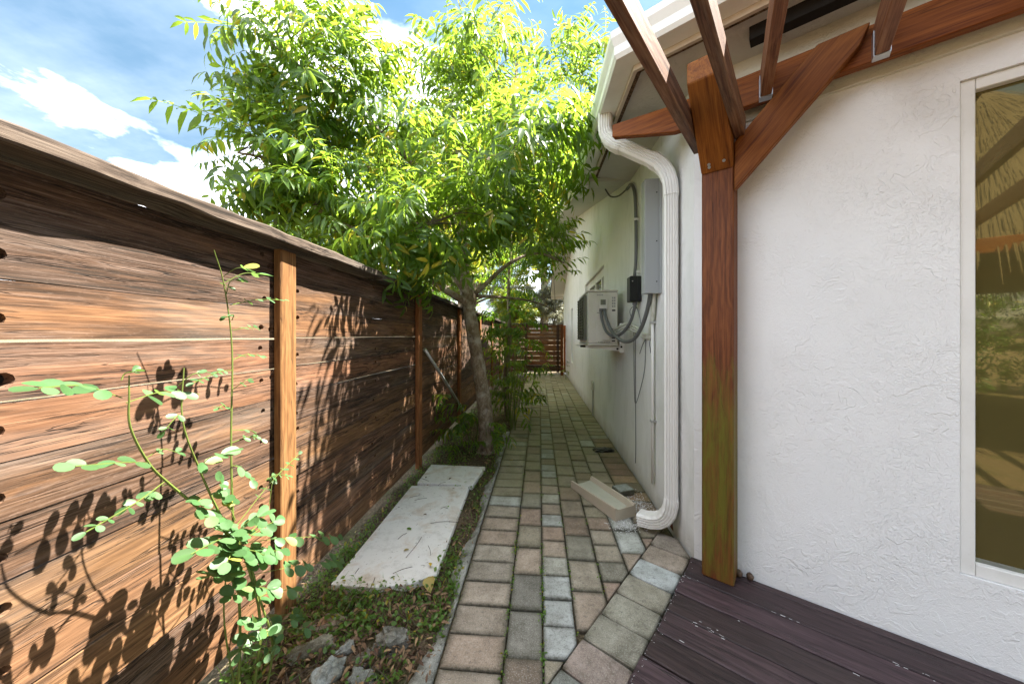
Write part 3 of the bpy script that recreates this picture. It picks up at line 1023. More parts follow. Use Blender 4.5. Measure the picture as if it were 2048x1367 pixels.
# low roof over the near corner
bm = bmesh.new()
zc = gzs(1.9) + 0.14
a = bm.verts.new((GX0 + 0.02, line_meet(GX0 + 0.02, GO0 - 0.02), zc))
b = bm.verts.new((GX0 + 0.02, ye, gzs(ye) + 0.14))
c = bm.verts.new(tuple(WP(3.5, GO0 - 0.02, zc)))
d = bm.verts.new((5.5, 5.2, zc + 1.0))
e = bm.verts.new((1.8, 5.2, zc + 0.45))
bm.faces.new((a, c, d, e))
bm.faces.new((a, e, b))
bmesh.ops.solidify(bm, geom=list(bm.faces), thickness=0.02)
link('roof', bm_mesh(bm, 'roof'), M_SHINGLE, house)
# body behind the walls so no light leaks through
link('wall', box_me('wall', WX + 0.16, 6.8, 12.3, 12.44, -0.06, 2.7), M_WALL2, house)

# ------------------------------------------------------------------ deck
deck = thing('wooden_deck', 'dark purple brown timber deck along the angled white wall', 'deck', tuple(WP(-0.2, 0.5, 0)))
link('joist', box_me('joist', -0.195, 3.3, -2.55, 0.02, -0.05, -0.022), M_DARK, deck, WFRAME.copy())
edges = [0.004, 0.055] + [0.055 + 0.1455 * i for i in range(1, 18)]
for i in range(len(edges) - 1):
    o0, o1 = edges[i] + 0.0035, edges[i + 1] - 0.0035
    xst = -0.203 + random.uniform(-0.006, 0.006)
    wv = o1 - o0
    me = box_me('deck_board', 0, 3.4, -wv / 2, wv / 2, -0.028, 0.0, 0.004)
    mw = WFRAME @ Matrix.Translation((xst, -(o0 + o1) / 2, 0.024 + random.uniform(-0.0015, 0.0015)))
    g = random.uniform(0.65, 1.35)
    link('deck_board', me, M_DECK, deck, mw, color=(g, g * random.uniform(0.95, 1.05), g * random.uniform(0.95, 1.1), random.uniform(0.25, 0.5)))
# flaked white paint left on the boards' edges
fl = []
Vq = np.array([(-1, -1, 0), (1, -0.8, 0), (0.9, 1, 0), (-0.7, 0.9, 0)], dtype=float)
Fq = np.array([(0, 1, 2), (0, 2, 3)])
for i in range(280):
    k = random.randrange(2, 9)
    if random.random() < 0.22:
        x, o = -0.2 + abs(random.gauss(0, 0.008)), random.uniform(0.06, 1.2)
    else:
        x, o = random.uniform(-0.2, 1.0) ** 1.0, edges[k] + random.choice((-1, 1)) * abs(random.gauss(0.006, 0.008))
        if math.sin(x * 17 + k * 2.1) < 0.55:
            continue
    s1, s2 = random.uniform(0.0015, 0.010) * (0.35 if x < -0.17 else 1), random.uniform(0.0006, 0.0018)
    fl.append((0, WFRAME @ Matrix.Translation((x, -o, 0.0265)) @ Matrix.Rotation(random.gauss(0, 0.12), 4, 'Z') @ Matrix.Diagonal((s1, s2, 1, 1))))
link('paint_flakes', scatter_mesh('paint_flakes', [(Vq, Fq)], fl), M_GRIT, deck, kind='stuff')

# ------------------------------------------------------------------ pergola
perg = thing('pergola', 'red brown stained timber pergola with a mossy post at the angled wall', 'pergola', tuple(WP(-0.05, 0.07, 0.024)))


def pw(t, o, z):
    return WP(t, o, z)


# post: vertical, grain along its length
beam('post', pw(-0.054, 0.071, 0.026), pw(-0.054, 0.071, 2.37), 0.142, 0.138, M_PPOST, perg, up=-NW, bev=0.006, color=(1, 1, 1, 0.2))
# header beam with a tapered tail (local x along wall)
hdr = prism_me('header_beam', [(-0.63, 2.508), (-0.27, 2.402), (3.3, 2.385), (3.3, 2.545), (-0.27, 2.553), (-0.63, 2.586)], 'y', -0.105, -0.063, 0.004)
link('header_beam', hdr, M_STAIN, perg, WFRAME.copy(), color=(1.25, 1.2, 1.1, 0.15))
# knee brace along the wall: built on its own axis so the grain follows it
ax = Vector((1, 0, 1)).normalized()


def brace_local(pts, axis, org, y0, y1, name, col):
    """outline pts in (along wall, height) -> prism whose local x follows the brace"""
    a = math.atan2(axis[1], axis[0])
    ca, sa = math.cos(a), math.sin(a)
    loc = [((p[0] - org[0]) * ca + (p[1] - org[1]) * sa, -(p[0] - org[0]) * sa + (p[1] - org[1]) * ca) for p in pts]
    me = prism_me(name, loc, 'y', y0, y1, 0.004)
    mw = WFRAME @ Matrix.Translation((org[0], 0, org[1])) @ Matrix.Rotation(-a, 4, 'Y')
    return link(name, me, M_STAIN, perg, mw, color=col)


brace_local([(0.019, 1.985), (0.456, 2.462), (0.486, 2.541), (0.325, 2.537), (0.019, 2.222)], (0.45, 0.5), (0.019, 1.985), -0.146, -0.107, 'brace', (1.1, 1.15, 1.1, 0.12))
# knee brace out from the wall, bolted to the post face
pr = [(0.1435, 2.102), (0.445, 2.404), (0.445, 2.50), (0.40, 2.50), (0.1435, 2.25)]
a = math.radians(45)
loc = [((p[0] - 0.1435) * math.cos(a) + (p[1] - 2.102) * math.sin(a), -(p[0] - 0.1435) * math.sin(a) + (p[1] - 2.102) * math.cos(a)) for p in pr]
me = prism_me('brace', loc, 'y', -0.071, 0.071, 0.004)
o3 = WP(-0.054, 0.1435, 2.102)
dir3 = (NW + Vector((0, 0, 1))).normalized()
br = link('brace', me, M_STAIN, perg, basis(o3, dir3, (0, 0, 1)), color=(1.35, 1.5, 1.3, 0.08))
for (tt, oo, zz_) in ((-0.085, 0.175, 2.135), (-0.02, 0.175, 2.135), (-0.085, 0.165, 2.125)):
    b = link('bolt', tube_me('bolt', [Vector((0, 0, -0.004)), Vector((0, 0, 0.003))], 0.0075, 8), M_GALV)
    bpos = WP(tt, oo, zz_ - 0.0005)
    b.matrix_world = basis(bpos, DW, (NW - Vector((0, 0, 1))).normalized())
    sub(br, b)
# rafters: lower pair clasping the post, then those hung on the header
RL = 3.6
Rfts = [(-0.149, 0.100, 2.243, 2.345, 0.0), (0.042, 0.108, 2.243, 2.345, 0.0), (0.140, 0.108, 2.395, 2.53, R(8)), (0.517, 0.108, 2.395, 2.53, R(1)),
        (0.895, 0.108, 2.395, 2.53, 0), (1.27, 0.108, 2.395, 2.53, 0), (1.65, 0.108, 2.395, 2.53, 0), (2.03, 0.108, 2.395, 2.53, 0), (2.41, 0.108, 2.395, 2.53, 0), (2.79, 0.108, 2.395, 2.53, 0)]
for i, (t_, o_, z0, z1, sk) in enumerate(Rfts):
    a0 = WP(t_, o_, (z0 + z1) / 2)
    dr = Matrix.Rotation(sk, 3, 'Z') @ NW
    beam('rafter', a0, a0 + dr * RL, 0.042, z1 - z0, M_RAFTER, perg, bev=0.003, color=(1.0 if i < 2 else 1.25, 1.0 if i < 2 else 1.1, 1.0, random.uniform(0.3, 0.55)))
    if i >= 2:
        bm = bmesh.new()
        bm_box(bm, 0.0, 0.04, -0.0245, 0.0245, z0 - 0.0045, z0 - 0.001)
        bm_box(bm, 0.0, 0.04, -0.0250, -0.0222, z0 - 0.001, z0 + 0.10)
        bm_box(bm, 0.0, 0.04, 0.0222, 0.0250, z0 - 0.001, z0 + 0.10)
        o = WP(t_, o_ + 0.001, 0)
        link('joist_hanger', bm_mesh(bm, 'joist_hanger'), M_GALV, perg, basis(o, dr))
# outer beam and posts behind the viewer
beam('outer_beam', WP(-0.35, 3.40, 2.16), WP(4.3, 3.40, 2.16), 0.05, 0.15, M_STAIN, perg)
beam('post', WP(1.2, 3.50, 0.0), WP(1.2, 3.50, 2.36), 0.14, 0.14, M_STAIN, perg, up=-NW)
beam('post', WP(4.0, 3.50, 0.0), WP(4.0, 3.50, 2.36), 0.14, 0.14, M_STAIN, perg, up=-NW)

# ------------------------------------------------------------------ downspout
spout = thing('downspout', 'white corrugated downspout running from the gutter to the splash block', 'downspout', (0.82, 2.21, 0.0))


def rect_section(wd, dp, ribs=3):
    """corrugated rectangular section, closed (local x = width, y = depth)"""
    pts = []
    w2, d2 = wd / 2, dp / 2
    r_ = 0.010

    def side(ax, ay, bx, by, nx, ny):
        out = []
        n = 4
        for i in range(n):
            for (f, dep) in ((0.06, 0), (0.22, 0), (0.30, 0.009), (0.70, 0.009), (0.78, 0)):
                f2 = (i + f) / n
                out.append((ax + (bx - ax) * f2 - nx * dep, ay + (by - ay) * f2 - ny * dep))
        return out
    pts += side(-w2 + r_, -d2, w2 - r_, -d2, 0, -1)
    pts += side(w2, -d2 + r_, w2, d2 - r_, 1, 0)
    pts += side(w2 - r_, d2, -w2 + r_, d2, 0, 1)
    pts += side(-w2, d2 - r_, -w2, -d2 + r_, -1, 0)
    return pts


SEC = rect_section(0.080, 0.095)


def duct(name, pts, ref, mat, parent, grow=1.0, crimp=0.0):
    """sweep the section along pts; ref = direction of the section's local y"""
    bm = bmesh.new()
    P = [Vector(p) for p in pts]
    rings = []
    ref = Vector(ref)
    for i, p in enumerate(P):
        d = (P[min(i + 1, len(P) - 1)] - P[max(i - 1, 0)]).normalized()
        y = (ref - d * ref.dot(d)).normalized()
        x = y.cross(d)
        g = grow * (1.0 + (crimp if i % 2 else 0.0))
        rings.append([bm.verts.new(p + x * (a_ * g) + y * (b_ * g)) for a_, b_ in SEC])
    n = len(SEC)
    for r0, r1 in zip(rings, rings[1:]):
        for k in range(n):
            bm.faces.new((r0[k], r0[(k + 1) % n], r1[(k + 1) % n], r1[k]))
    bm.faces.new(rings[0])
    bm.faces.new(list(reversed(rings[-1])))
    return link(name, bm_mesh(bm, name), mat, parent)


def arc(p0, p1, p2, n=9):
    out = []
    for i in range(n + 1):
        t = i / n
        out.append(Vector(p0) * (1 - t) ** 2 + Vector(p1) * 2 * t * (1 - t) + Vector(p2) * t * t)
    return out


A = Vector((0.447, 2.36, 2.80))
B = Vector((0.447, 2.36, 2.60))
Cc = Vector((0.820, 2.21, 2.315))
side_dir = (Cc - B).normalized()
HOR = Vector((0.37, 0.93, 0)).normalized()
HOR = Vector((-(Cc - B).y, (Cc - B).x, 0)).normalized()
duct('elbow', [A] + arc(Vector((0.447, 2.36, 2.67)), B + Vector((0, 0, -0.02)), B + side_dir * 0.13, 9), HOR, M_SPOUT, spout, 1.04, 0.045)
duct('pipe', [B + side_dir * 0.12, Cc - side_dir * 0.12], HOR, M_SPOUT, spout, 0.97)
V1 = Vector((0.82, 2.21, 2.22))
duct('elbow', arc(Cc - side_dir * 0.14, Cc + Vector((0.004, 0, 0.01)), Vector((0.822, 2.209, 2.14)), 9), HOR, M_SPOUT, spout, 1.05, 0.045)
duct('pipe', [(0.822, 2.209, 2.16), (0.822, 2.209, 1.80)], HOR, M_SPOUT, spout, 0.985)
duct('pipe', [(0.822, 2.209, 1.83), (0.822, 2.209, 1.70)], HOR, M_SPOUT, spout, 1.01)
duct('pipe', [(0.822, 2.209, 1.72), (0.822, 2.209, 0.24)], HOR, M_SPOUT, spout, 0.975)
ODIR = Vector((-0.80, 0.60, -0.10)).normalized()
duct('elbow', arc(Vector((0.822, 2.209, 0.26)), Vector((0.822, 2.209, 0.085)), Vector((0.822, 2.209, 0.085)) + ODIR * 0.155, 10) + [Vector((0.822, 2.209, 0.085)) + ODIR * 0.20],
     HOR, M_SPOUT, spout, 1.04, 0.05)

# ------------------------------------------------------------------ wall equipment
# grey metal cover
cov = thing('line_cover', 'tall grey metal line cover fixed to the side wall beside the downspout', 'cover box', (WX, 2.6, 1.6))
bm = bmesh.new()
bm_box(bm, 0.757, WX - 0.001, 2.53, 2.615, 1.575, 2.40)
bevel(bm, 0.003)
link('casing', bm_mesh(bm, 'casing'), M_GREYBOX, cov)
link('flange', box_me('flange', WX - 0.012, WX - 0.002, 2.505, 2.529, 1.575, 2.40, 0.001), M_GREYBOX, cov)
for zz_ in (1.66, 1.95, 2.3):
    link('screw', tube_me('screw', [(WX - 0.03, 2.5285, zz_), (WX - 0.03, 2.531, zz_)], 0.005, 6), M_DARK, cov)

# air conditioner on its bracket
ac = thing('air_conditioner', 'weathered white outdoor air conditioner unit on a wall bracket', 'air conditioner', (0.64, 3.86, 1.15))
ax0, ax1, ay0, ay1, az0, az1 = 0.495, 0.795, 3.55, 4.28, 1.172, 1.74
link('casing', box_me('casing', ax0, ax1, ay0, ay1, az0 + 0.02, az1 - 0.022, 0.012, 2), M_ACWHITE, ac)
link('lid', box_me('lid', ax0 - 0.006, ax1 + 0.006, ay0 - 0.006, ay1 + 0.006, az1 - 0.021, az1, 0.006), M_ACWHITE, ac)
link('base_pan', box_me('base_pan', ax0 - 0.004, ax1 + 0.004, ay0 - 0.004, ay1 + 0.004, az0, az0 + 0.019, 0.004), M_ACWHITE, ac)
# fan grille on the path side
bm = bmesh.new()
for k in range(15):
    z = az0 + 0.06 + k * 0.032
    bm_box(bm, ax0 - 0.034, ax0 - 0.028, ay0 + 0.10, ay1 - 0.03, z, z + 0.006)
for y in (ay0 + 0.10, ay0 + 0.29, ay0 + 0.48, ay1 - 0.036):
    bm_box(bm, ax0 - 0.0275, ax0 - 0.002, y, y + 0.007, az0 + 0.05, az0 + 0.525)
link('grille', bm_mesh(bm, 'grille'), M_ACDARK, ac)
link('coil', box_me('coil', ax0 - 0.012, ax0 - 0.001, ay0 + 0.115, ay1 - 0.045, az0 + 0.06, az0 + 0.515), M_ACDARK, ac)
yf = ay0 - 0.001
# end panel details: raised panel lines, handle cup, service cover, ports
link('end_panel', box_me('end_panel', ax0 + 0.075, ax1 - 0.006, yf - 0.006, yf, az0 + 0.025, az1 - 0.03, 0.002), M_ACWHITE, ac)
hc = link('handle_cup', box_me('handle_cup', 0.608, 0.694, yf - 0.03, yf - 0.0065, 1.535, 1.645, 0.01, 2), M_ACWHITE, ac)
rc = link('recess', box_me('recess', 0.616, 0.668, yf - 0.0315, yf - 0.0302, 1.582, 1.635), M_ACDARK)
sub(hc, rc)
link('service_cover', box_me('service_cover', 0.640, 0.712, yf - 0.03, yf - 0.0065, 1.225, 1.435, 0.008, 2), M_ACWHITE, ac)
bm = bmesh.new()
for k in range(5):
    bm_box(bm, 0.732, 0.766, yf - 0.009, yf - 0.0062, 1.21 + k * 0.03, 1.224 + k * 0.03)
bm_box(bm, 0.735, 0.768, yf - 0.009, yf - 0.0062, 1.52, 1.535)
for k in range(3):
    bm_box(bm, 0.585 + k * 0.012, 0.591 + k * 0.012, yf - 0.009, yf - 0.0062, 1.500, 1.507)
bm_box(bm, 0.60, 0.606, yf - 0.009, yf - 0.0062, 1.205, 1.211)
link('vent_slots', bm_mesh(bm, 'vent_slots'), M_DARK, ac)
bm = bmesh.new()
for k in range(5):
    bm_box(bm, 0.585 + k * 0.0125, 0.5935 + k * 0.0125, yf - 0.0075, yf - 0.0062, 1.678 + 0.001 * (k % 2), 1.69 + 0.002 * ((k + 1) % 2))
for r_ in range(4):
    for k in range(2):
        bm_box(bm, 0.735 + k * 0.02, 0.749 + k * 0.02, yf - 0.0075, yf - 0.0062, 1.56 + r_ * 0.028, 1.58 + r_ * 0.028)
for k in range(6):
    bm_box(bm, 0.62 + k * 0.017, 0.632 + k * 0.017, yf - 0.0075, yf - 0.0062, 1.2, 1.212)
link('print', bm_mesh(bm, 'print'), M_INK, ac)
brk = link('bracket', prism_me('bracket', [(0.44, 1.150), (WX - 0.05, 1.112), (WX - 0.05, 1.163), (0.44, 1.163)], 'y', 3.60, 3.62), M_PVC, ac)
link('bracket', prism_me('bracket', [(0.44, 1.150), (WX - 0.05, 1.112), (WX - 0.05, 1.163), (0.44, 1.163)], 'y', 4.12, 4.14), M_PVC, ac)
link('bracket_plate', box_me('bracket_plate', WX - 0.049, WX - 0.002, 3.585, 3.64, 1.095, 1.40, 0.002), M_PVC, ac)
for (xx, zz_) in ((0.80, 1.135), (0.838, 1.155)):
    link('bolt', tube_me('bolt', [(xx, 3.584, zz_), (xx, 3.5995, zz_)], 0.011, 8), M_DARK, ac)
link('foot', box_me('foot', 0.425, 0.475, 3.58, 3.63, 1.151, 1.17, 0.003), M_DARK, ac)

# black isolator box and its conduit
iso = thing('isolator_box', 'small black isolator switch box on the wall above the hoses', 'switch box', (WX, 3.05, 1.56))
link('casing', box_me('casing', 0.775, WX - 0.002, 2.99, 3.115, 1.562, 1.782, 0.008, 2), M_BLACK, iso)
link('cover', box_me('cover', 0.768, 0.835, 2.982, 2.9895, 1.568, 1.776, 0.004), M_BLACK, iso)
link('knob', tube_me('knob', [(0.842, 2.9885, 1.60), (0.842, 2.974, 1.60)], 0.017, 12), M_BLACK, iso)
link('screw', tube_me('screw', [(0.79, 2.9815, 1.735), (0.79, 2.979, 1.735)], 0.005, 8), M_GALV, iso)
link('gland', tube_me('gland', [(0.825, 3.04, 1.563), (0.825, 3.04, 1.535)], 0.02, 10), M_HOSE, iso)

cond = thing('conduit', 'dark grey conduit rising from the black box to the soffit', 'conduit', (WX, 3.1, 1.78))
pts = smooth_path([(0.825, 3.05, 1.78), (0.84, 3.06, 1.95), (0.845, 3.08, 2.3), (0.85, 3.14, 2.55), (0.855, 3.27, 2.68), (0.85, 3.42, 2.70)], 6)
link('pipe', tube_me('pipe', pts, 0.0145, 10), M_HOSE, cond, smooth=True)
pts = smooth_path([(0.85, 3.42, 2.70), (0.80, 3.55, 2.69), (0.74, 3.64, 2.725), (0.69, 3.66, 2.81)], 6)
link('pipe', tube_me('pipe', pts, 0.008, 8), M_HOSE, cond, smooth=True)
for zz_ in (1.815, 2.28):
    link('clip', box_me('clip', 0.822, WX - 0.001, 3.04 + (zz_ - 1.8) * 0.05, 3.06 + (zz_ - 1.8) * 0.05, zz_, zz_ + 0.02, 0.002), M_PVC, cond)

hA = thing('flexible_hose', 'grey flexible hose looping from the air conditioner to the grey cover', 'hose', (0.7, 3.2, 1.3))
pts = smooth_path([(0.655, yf - 0.02, 1.535), (0.66, 3.46, 1.45), (0.69, 3.33, 1.31), (0.735, 3.12, 1.225), (0.775, 2.92, 1.235), (0.80, 2.77, 1.33), (0.815, 2.66, 1.47), (0.815, 2.58, 1.60)], 8)
link('tube', tube_me('tube', pts, 0.0155, 10), M_HOSE, hA, smooth=True)
link('gland', tube_me('gland', [(0.655, yf - 0.031, 1.545), (0.655, yf - 0.026, 1.515)], 0.02, 10), M_HOSE, hA)
hB = thing('flexible_hose', 'grey flexible hose looping from the air conditioner to the black box', 'hose', (0.7, 3.3, 1.3))
pts = smooth_path([(0.622, yf - 0.02, 1.535), (0.625, 3.48, 1.43), (0.65, 3.42, 1.32), (0.70, 3.33, 1.265), (0.755, 3.22, 1.29), (0.80, 3.10, 1.39), (0.822, 3.045, 1.50), (0.825, 3.04, 1.55)], 8)
link('tube', tube_me('tube', pts, 0.0135, 10), M_HOSE, hB, smooth=True)
link('gland', tube_me('gland', [(0.622, yf - 0.031, 1.545), (0.622, yf - 0.026, 1.515)], 0.018, 10), M_HOSE, hB)
# refrigerant lines
lines = thing('refrigerant_lines', 'pale wrapped pipes running from the air conditioner into the wall', 'pipes', (0.8, 3.1, 1.3))
for k, (dx, dz) in enumerate(((0, 0), (0.012, -0.03), (0.02, -0.055))):
    pts = smooth_path([(0.735 + dx * 0.3, yf + 0.02, 1.32 + dz), (0.755 + dx * 0.3, 3.40, 1.345 + dz), (0.80, 3.2, 1.38 + dz), (0.83, 3.02, 1.345 + dz * 0.8), (0.845, 2.88, 1.29 + dz * 0.6), (0.868, 2.80, 1.27 + dz * 0.4)], 6)
    link('pipe', tube_me('pipe', pts, 0.012 - 0.002 * k, 8), M_WRAP, lines, smooth=True)
for k in range(2):
    pts = smooth_path([(0.845, 2.60 + 0.025 * k, 1.60), (0.845, 2.62 + 0.025 * k, 1.45), (0.85, 2.68 + 0.02 * k, 1.32), (0.867, 2.76, 1.275)], 6)
    link('pipe', tube_me('pipe', pts, 0.014, 8), M_WRAP, lines, smooth=True)
link('sealant', (lambda: (lambda bm: (bmesh.ops.create_icosphere(bm, subdivisions=2, radius=0.035), [setattr(v_, 'co', Vector((v_.co.x * 0.5, v_.co.y * 1.2, v_.co.z)) * random.uniform(0.85, 1.15) + Vector((WX - 0.004, 2.78, 1.265))) for v_ in bm.verts], bm_mesh(bm, 'sealant'))[-1])(bmesh.new()))(), M_WRAP, lines)
# loose wires
wires = thing('loose_wires', 'thin loose wires hanging down the wall under the air conditioner', 'wires', (0.85, 2.95, 0.9))
for pts in ([(0.862, 2.86, 1.27), (0.86, 2.88, 1.0), (0.858, 3.02, 0.78), (0.862, 3.16, 0.66), (0.864, 3.2, 0.8), (0.863, 3.21, 1.1), (0.86, 3.2, 1.35)],
            [(0.866, 3.17, 1.3), (0.866, 3.17, 0.8), (0.866, 3.16, 0.3), (0.866, 3.17, 0.12)],
            [(0.865, 2.84, 1.26), (0.84, 2.86, 1.2), (0.835, 2.93, 1.12)],
            [(0.84, 3.2, 1.42), (0.82, 3.18, 1.5), (0.84, 3.08, 1.53), (0.845, 2.98, 1.45), (0.84, 2.9, 1.33)],
            [(0.866, 2.72, 1.27), (0.845, 2.70, 1.22), (0.85, 2.705, 1.17), (0.845, 2.68, 1.14)]):
    link('wire', tube_me('wire', smooth_path(pts, 6), 0.0032, 6), M_HOSE, wires)
pip = thing('drain_pipe', 'thin white vertical pipe clipped to the side wall beside the downspout', 'pipe', (WX, 2.62, 0.16))
link('pipe', tube_me('pipe', [(0.848, 2.645, 1.60), (0.848, 2.645, 0.16)], 0.0115, 10), M_PVC, pip, smooth=True)
for zz_ in (1.36, 0.62):
    link('clip', box_me('clip', 0.833, WX - 0.001, 2.625, 2.666, zz_, zz_ + 0.018, 0.002), M_GALV, pip)
ob = thing('outlet_box', 'small weathered outlet box low on the side wall with a pipe below', 'outlet box', (WX, 5.6, 0.0))
link('casing', box_me('casing', 0.83, WX - 0.002, 5.53, 5.64, 0.40, 0.54, 0.006), M_ACWHITE, ob)
link('pipe', tube_me('pipe', [(0.852, 5.56, 0.40), (0.852, 5.56, -0.02)], 0.011, 8), M_GREYBOX, ob)
fc = thing('garden_tap', 'small garden tap on the far end of the side wall', 'tap', (WX, 9.9, 0.45))
link('pipe', tube_me('pipe', [(WX - 0.001, 9.9, 0.50), (0.78, 9.9, 0.50), (0.76, 9.9, 0.43)], 0.018, 8), M_GALV, fc)
link('handle', tube_me('handle', [(0.80, 9.9, 0.52), (0.80, 9.9, 0.545)], 0.035, 8), M_GALV, fc)

# rust mark strip at foot of the wall by the spout
link('rust_stain', prism_me('rust_stain', [(2.30, 0.0), (2.37, 0.0), (2.365, 0.09), (2.35, 0.16), (2.335, 0.10), (2.32, 0.05)], 'x', WX - 0.0035, WX - 0.001), M_RUST, house)

# ------------------------------------------------------------------ splash block and bits by the spout
sb = thing('splash_block', 'tapered concrete splash block lying askew on the pavers', 'splash block', (0.5, 2.68, 0.0))
# local x: from the spout end to the far end; outline measured on the ground
c0, c1, c2, c3 = Vector((0.515, 2.375, 0)), Vector((0.675, 2.465, 0)), Vector((0.455, 3.00, 0)), Vector((0.262, 2.885, 0))
zt0, zt1 = 0.075, 0.055


def bilerp(a, b):
    return (c0 * (1 - a) + c3 * a) * (1 - b) + (c1 * (1 - a) + c2 * a) * b


bm = bmesh.new()
NA, NB = 8, 10
prof = [(0.0, 0.0), (0.0, 1.0), (0.07, 1.0), (0.13, 0.42), (0.3, 0.30), (0.5, 0.26), (0.7, 0.30), (0.87, 0.42), (0.93, 1.0), (1.0, 1.0), (1.0, 0.0)]
rows = []
for i in range(NA + 1):
    a_ = i / NA
    rows.append([])
    for b_, h_ in prof:
        hh = h_
        if i == 0 and 0.1 < b_ < 0.9:
            hh = 0.85
        p = bilerp(a_, b_)
        z = 0.004 + (zt0 * (1 - a_) + zt1 * a_) * hh + 0.012 * (1 - a_) * (0 if h_ == 0 else 1)
        rows[-1].append(bm.verts.new((p.x, p.y, z)))
for i in range(NA):
    for k in range(len(prof) - 1):
        bm.faces.new((rows[i][k], rows[i][k + 1], rows[i + 1][k + 1], rows[i + 1][k]))
    bm.faces.new((rows[i][-1], rows[i][0], rows[i + 1][0], rows[i + 1][-1]))
bm.faces.new(rows[0])
bm.faces.new(list(reversed(rows[-1])))
link('block', bm_mesh(bm, 'block'), M_SPLASH, sb)
bm = bmesh.new()
rows = []
for i in range(1, NA + 1):
    a_ = i / NA
    rows.append([])
    for b_, h_ in prof[3:8]:
        p = bilerp(a_ - 0.005, b_)
        z = 0.0055 + (zt0 * (1 - a_) + zt1 * a_) * h_ + 0.012 * (1 - a_)
        rows[-1].append(bm.verts.new((p.x, p.y, z)))
for i in range(len(rows) - 1):
    for k in range(4):
        bm.faces.new((rows[i][k], rows[i][k + 1], rows[i + 1][k + 1], rows[i + 1][k]))
link('trough', bm_mesh(bm, 'trough'), M_SPLASHIN, sb)

loose = link('loose_paver', box_me('loose_paver', -0.075, 0.075, -0.05, 0.05, 0, 0.045, 0.006, 2), M_PAVER, mw=Matrix.Translation((0.665, 2.80, 0.012)) @ Euler((0.12, 0.05, 0.5)).to_matrix().to_4x4(), color=(0.36, 0.39, 0.39, 1))
tag(loose, 'loose grey paver piece lying between the splash block and the wall', 'paver')
bm = bmesh.new()
bmesh.ops.create_icosphere(bm, subdivisions=3, radius=1)
for v_ in bm.verts:
    n_ = 1 + 0.25 * math.sin(v_.co.x * 7) * math.cos(v_.co.y * 9) + random.uniform(-0.08, 0.08)
    v_.co = Vector((v_.co.x * 0.115 * n_, v_.co.y * 0.075 * n_, max(v_.co.z, -0.1) * 0.022 * n_))
deb = link('wet_debris', bm_mesh(bm, 'wet_debris'), M_WET, mw=Matrix.Translation((0.70, 3.85, 0.004)))
tag(deb, 'clump of black wet debris on the pavers by the wall', 'debris')
gr = []
bm = bmesh.new()
bmesh.ops.create_icosphere(bm, subdivisions=1, radius=1)
bmesh.ops.triangulate(bm, faces=bm.faces)
bm.verts.ensure_lookup_table()
GV = np.array([v_.co[:] for v_ in bm.verts])
GF = np.array([[v_.index for v_ in f.verts] for f in bm.faces])
bm.free()
for i in range(900):
    if random.random() < 0.6:
        x, y = random.gauss(0.735, 0.05), random.gauss(2.62, 0.10)
    else:
        x, y = random.gauss(0.585, 0.055), random.gauss(2.33, 0.035)
    if x > 0.86:
        continue
    s_ = random.uniform(0.0012, 0.0035)
    gr.append((0, Matrix.Translation((x, y, 0.006)) @ Matrix.Diagonal((s_ * random.uniform(0.8, 1.6), s_, s_ * 0.7, 1))))
link('gravel', scatter_mesh('gravel', [(GV, GF)], gr), M_GRIT, kind='stuff')

# two seed husks at the foot of the angled wall
for i, (px_, lab) in enumerate(((0.025, 'dark brown seed husk touching the foot of the mossy pergola post'), (0.072, 'round brown seed husk on the deck against the white wall'))):
    bm = bmesh.new()
    bmesh.ops.create_icosphere(bm, subdivisions=3, radius=1)
    for v_ in bm.verts:
        k_ = 1 + 0.06 * math.sin(v_.co.x * 9 + i) * math.sin(v_.co.z * 8)
        v_.co = Vector((v_.co.x * 0.016 * k_, v_.co.y * 0.017 * k_, v_.co.z * 0.019 * k_))
    q = WP(px_ + 0.03 * 0, 0.022 if i else 0.03, 0.043)
    sd = link('seed_husk', bm_mesh(bm, 'seed_husk'), M_SEED, mw=Matrix.Translation(q), smooth=True)
    tag(sd, lab, 'seed')

# ------------------------------------------------------------------ fence
fence = thing('board_fence', 'weathered horizontal board fence with dark holes along the left of the path', 'fence', (-1.2, 4, 0))
FX = -1.205          # front face of the boards


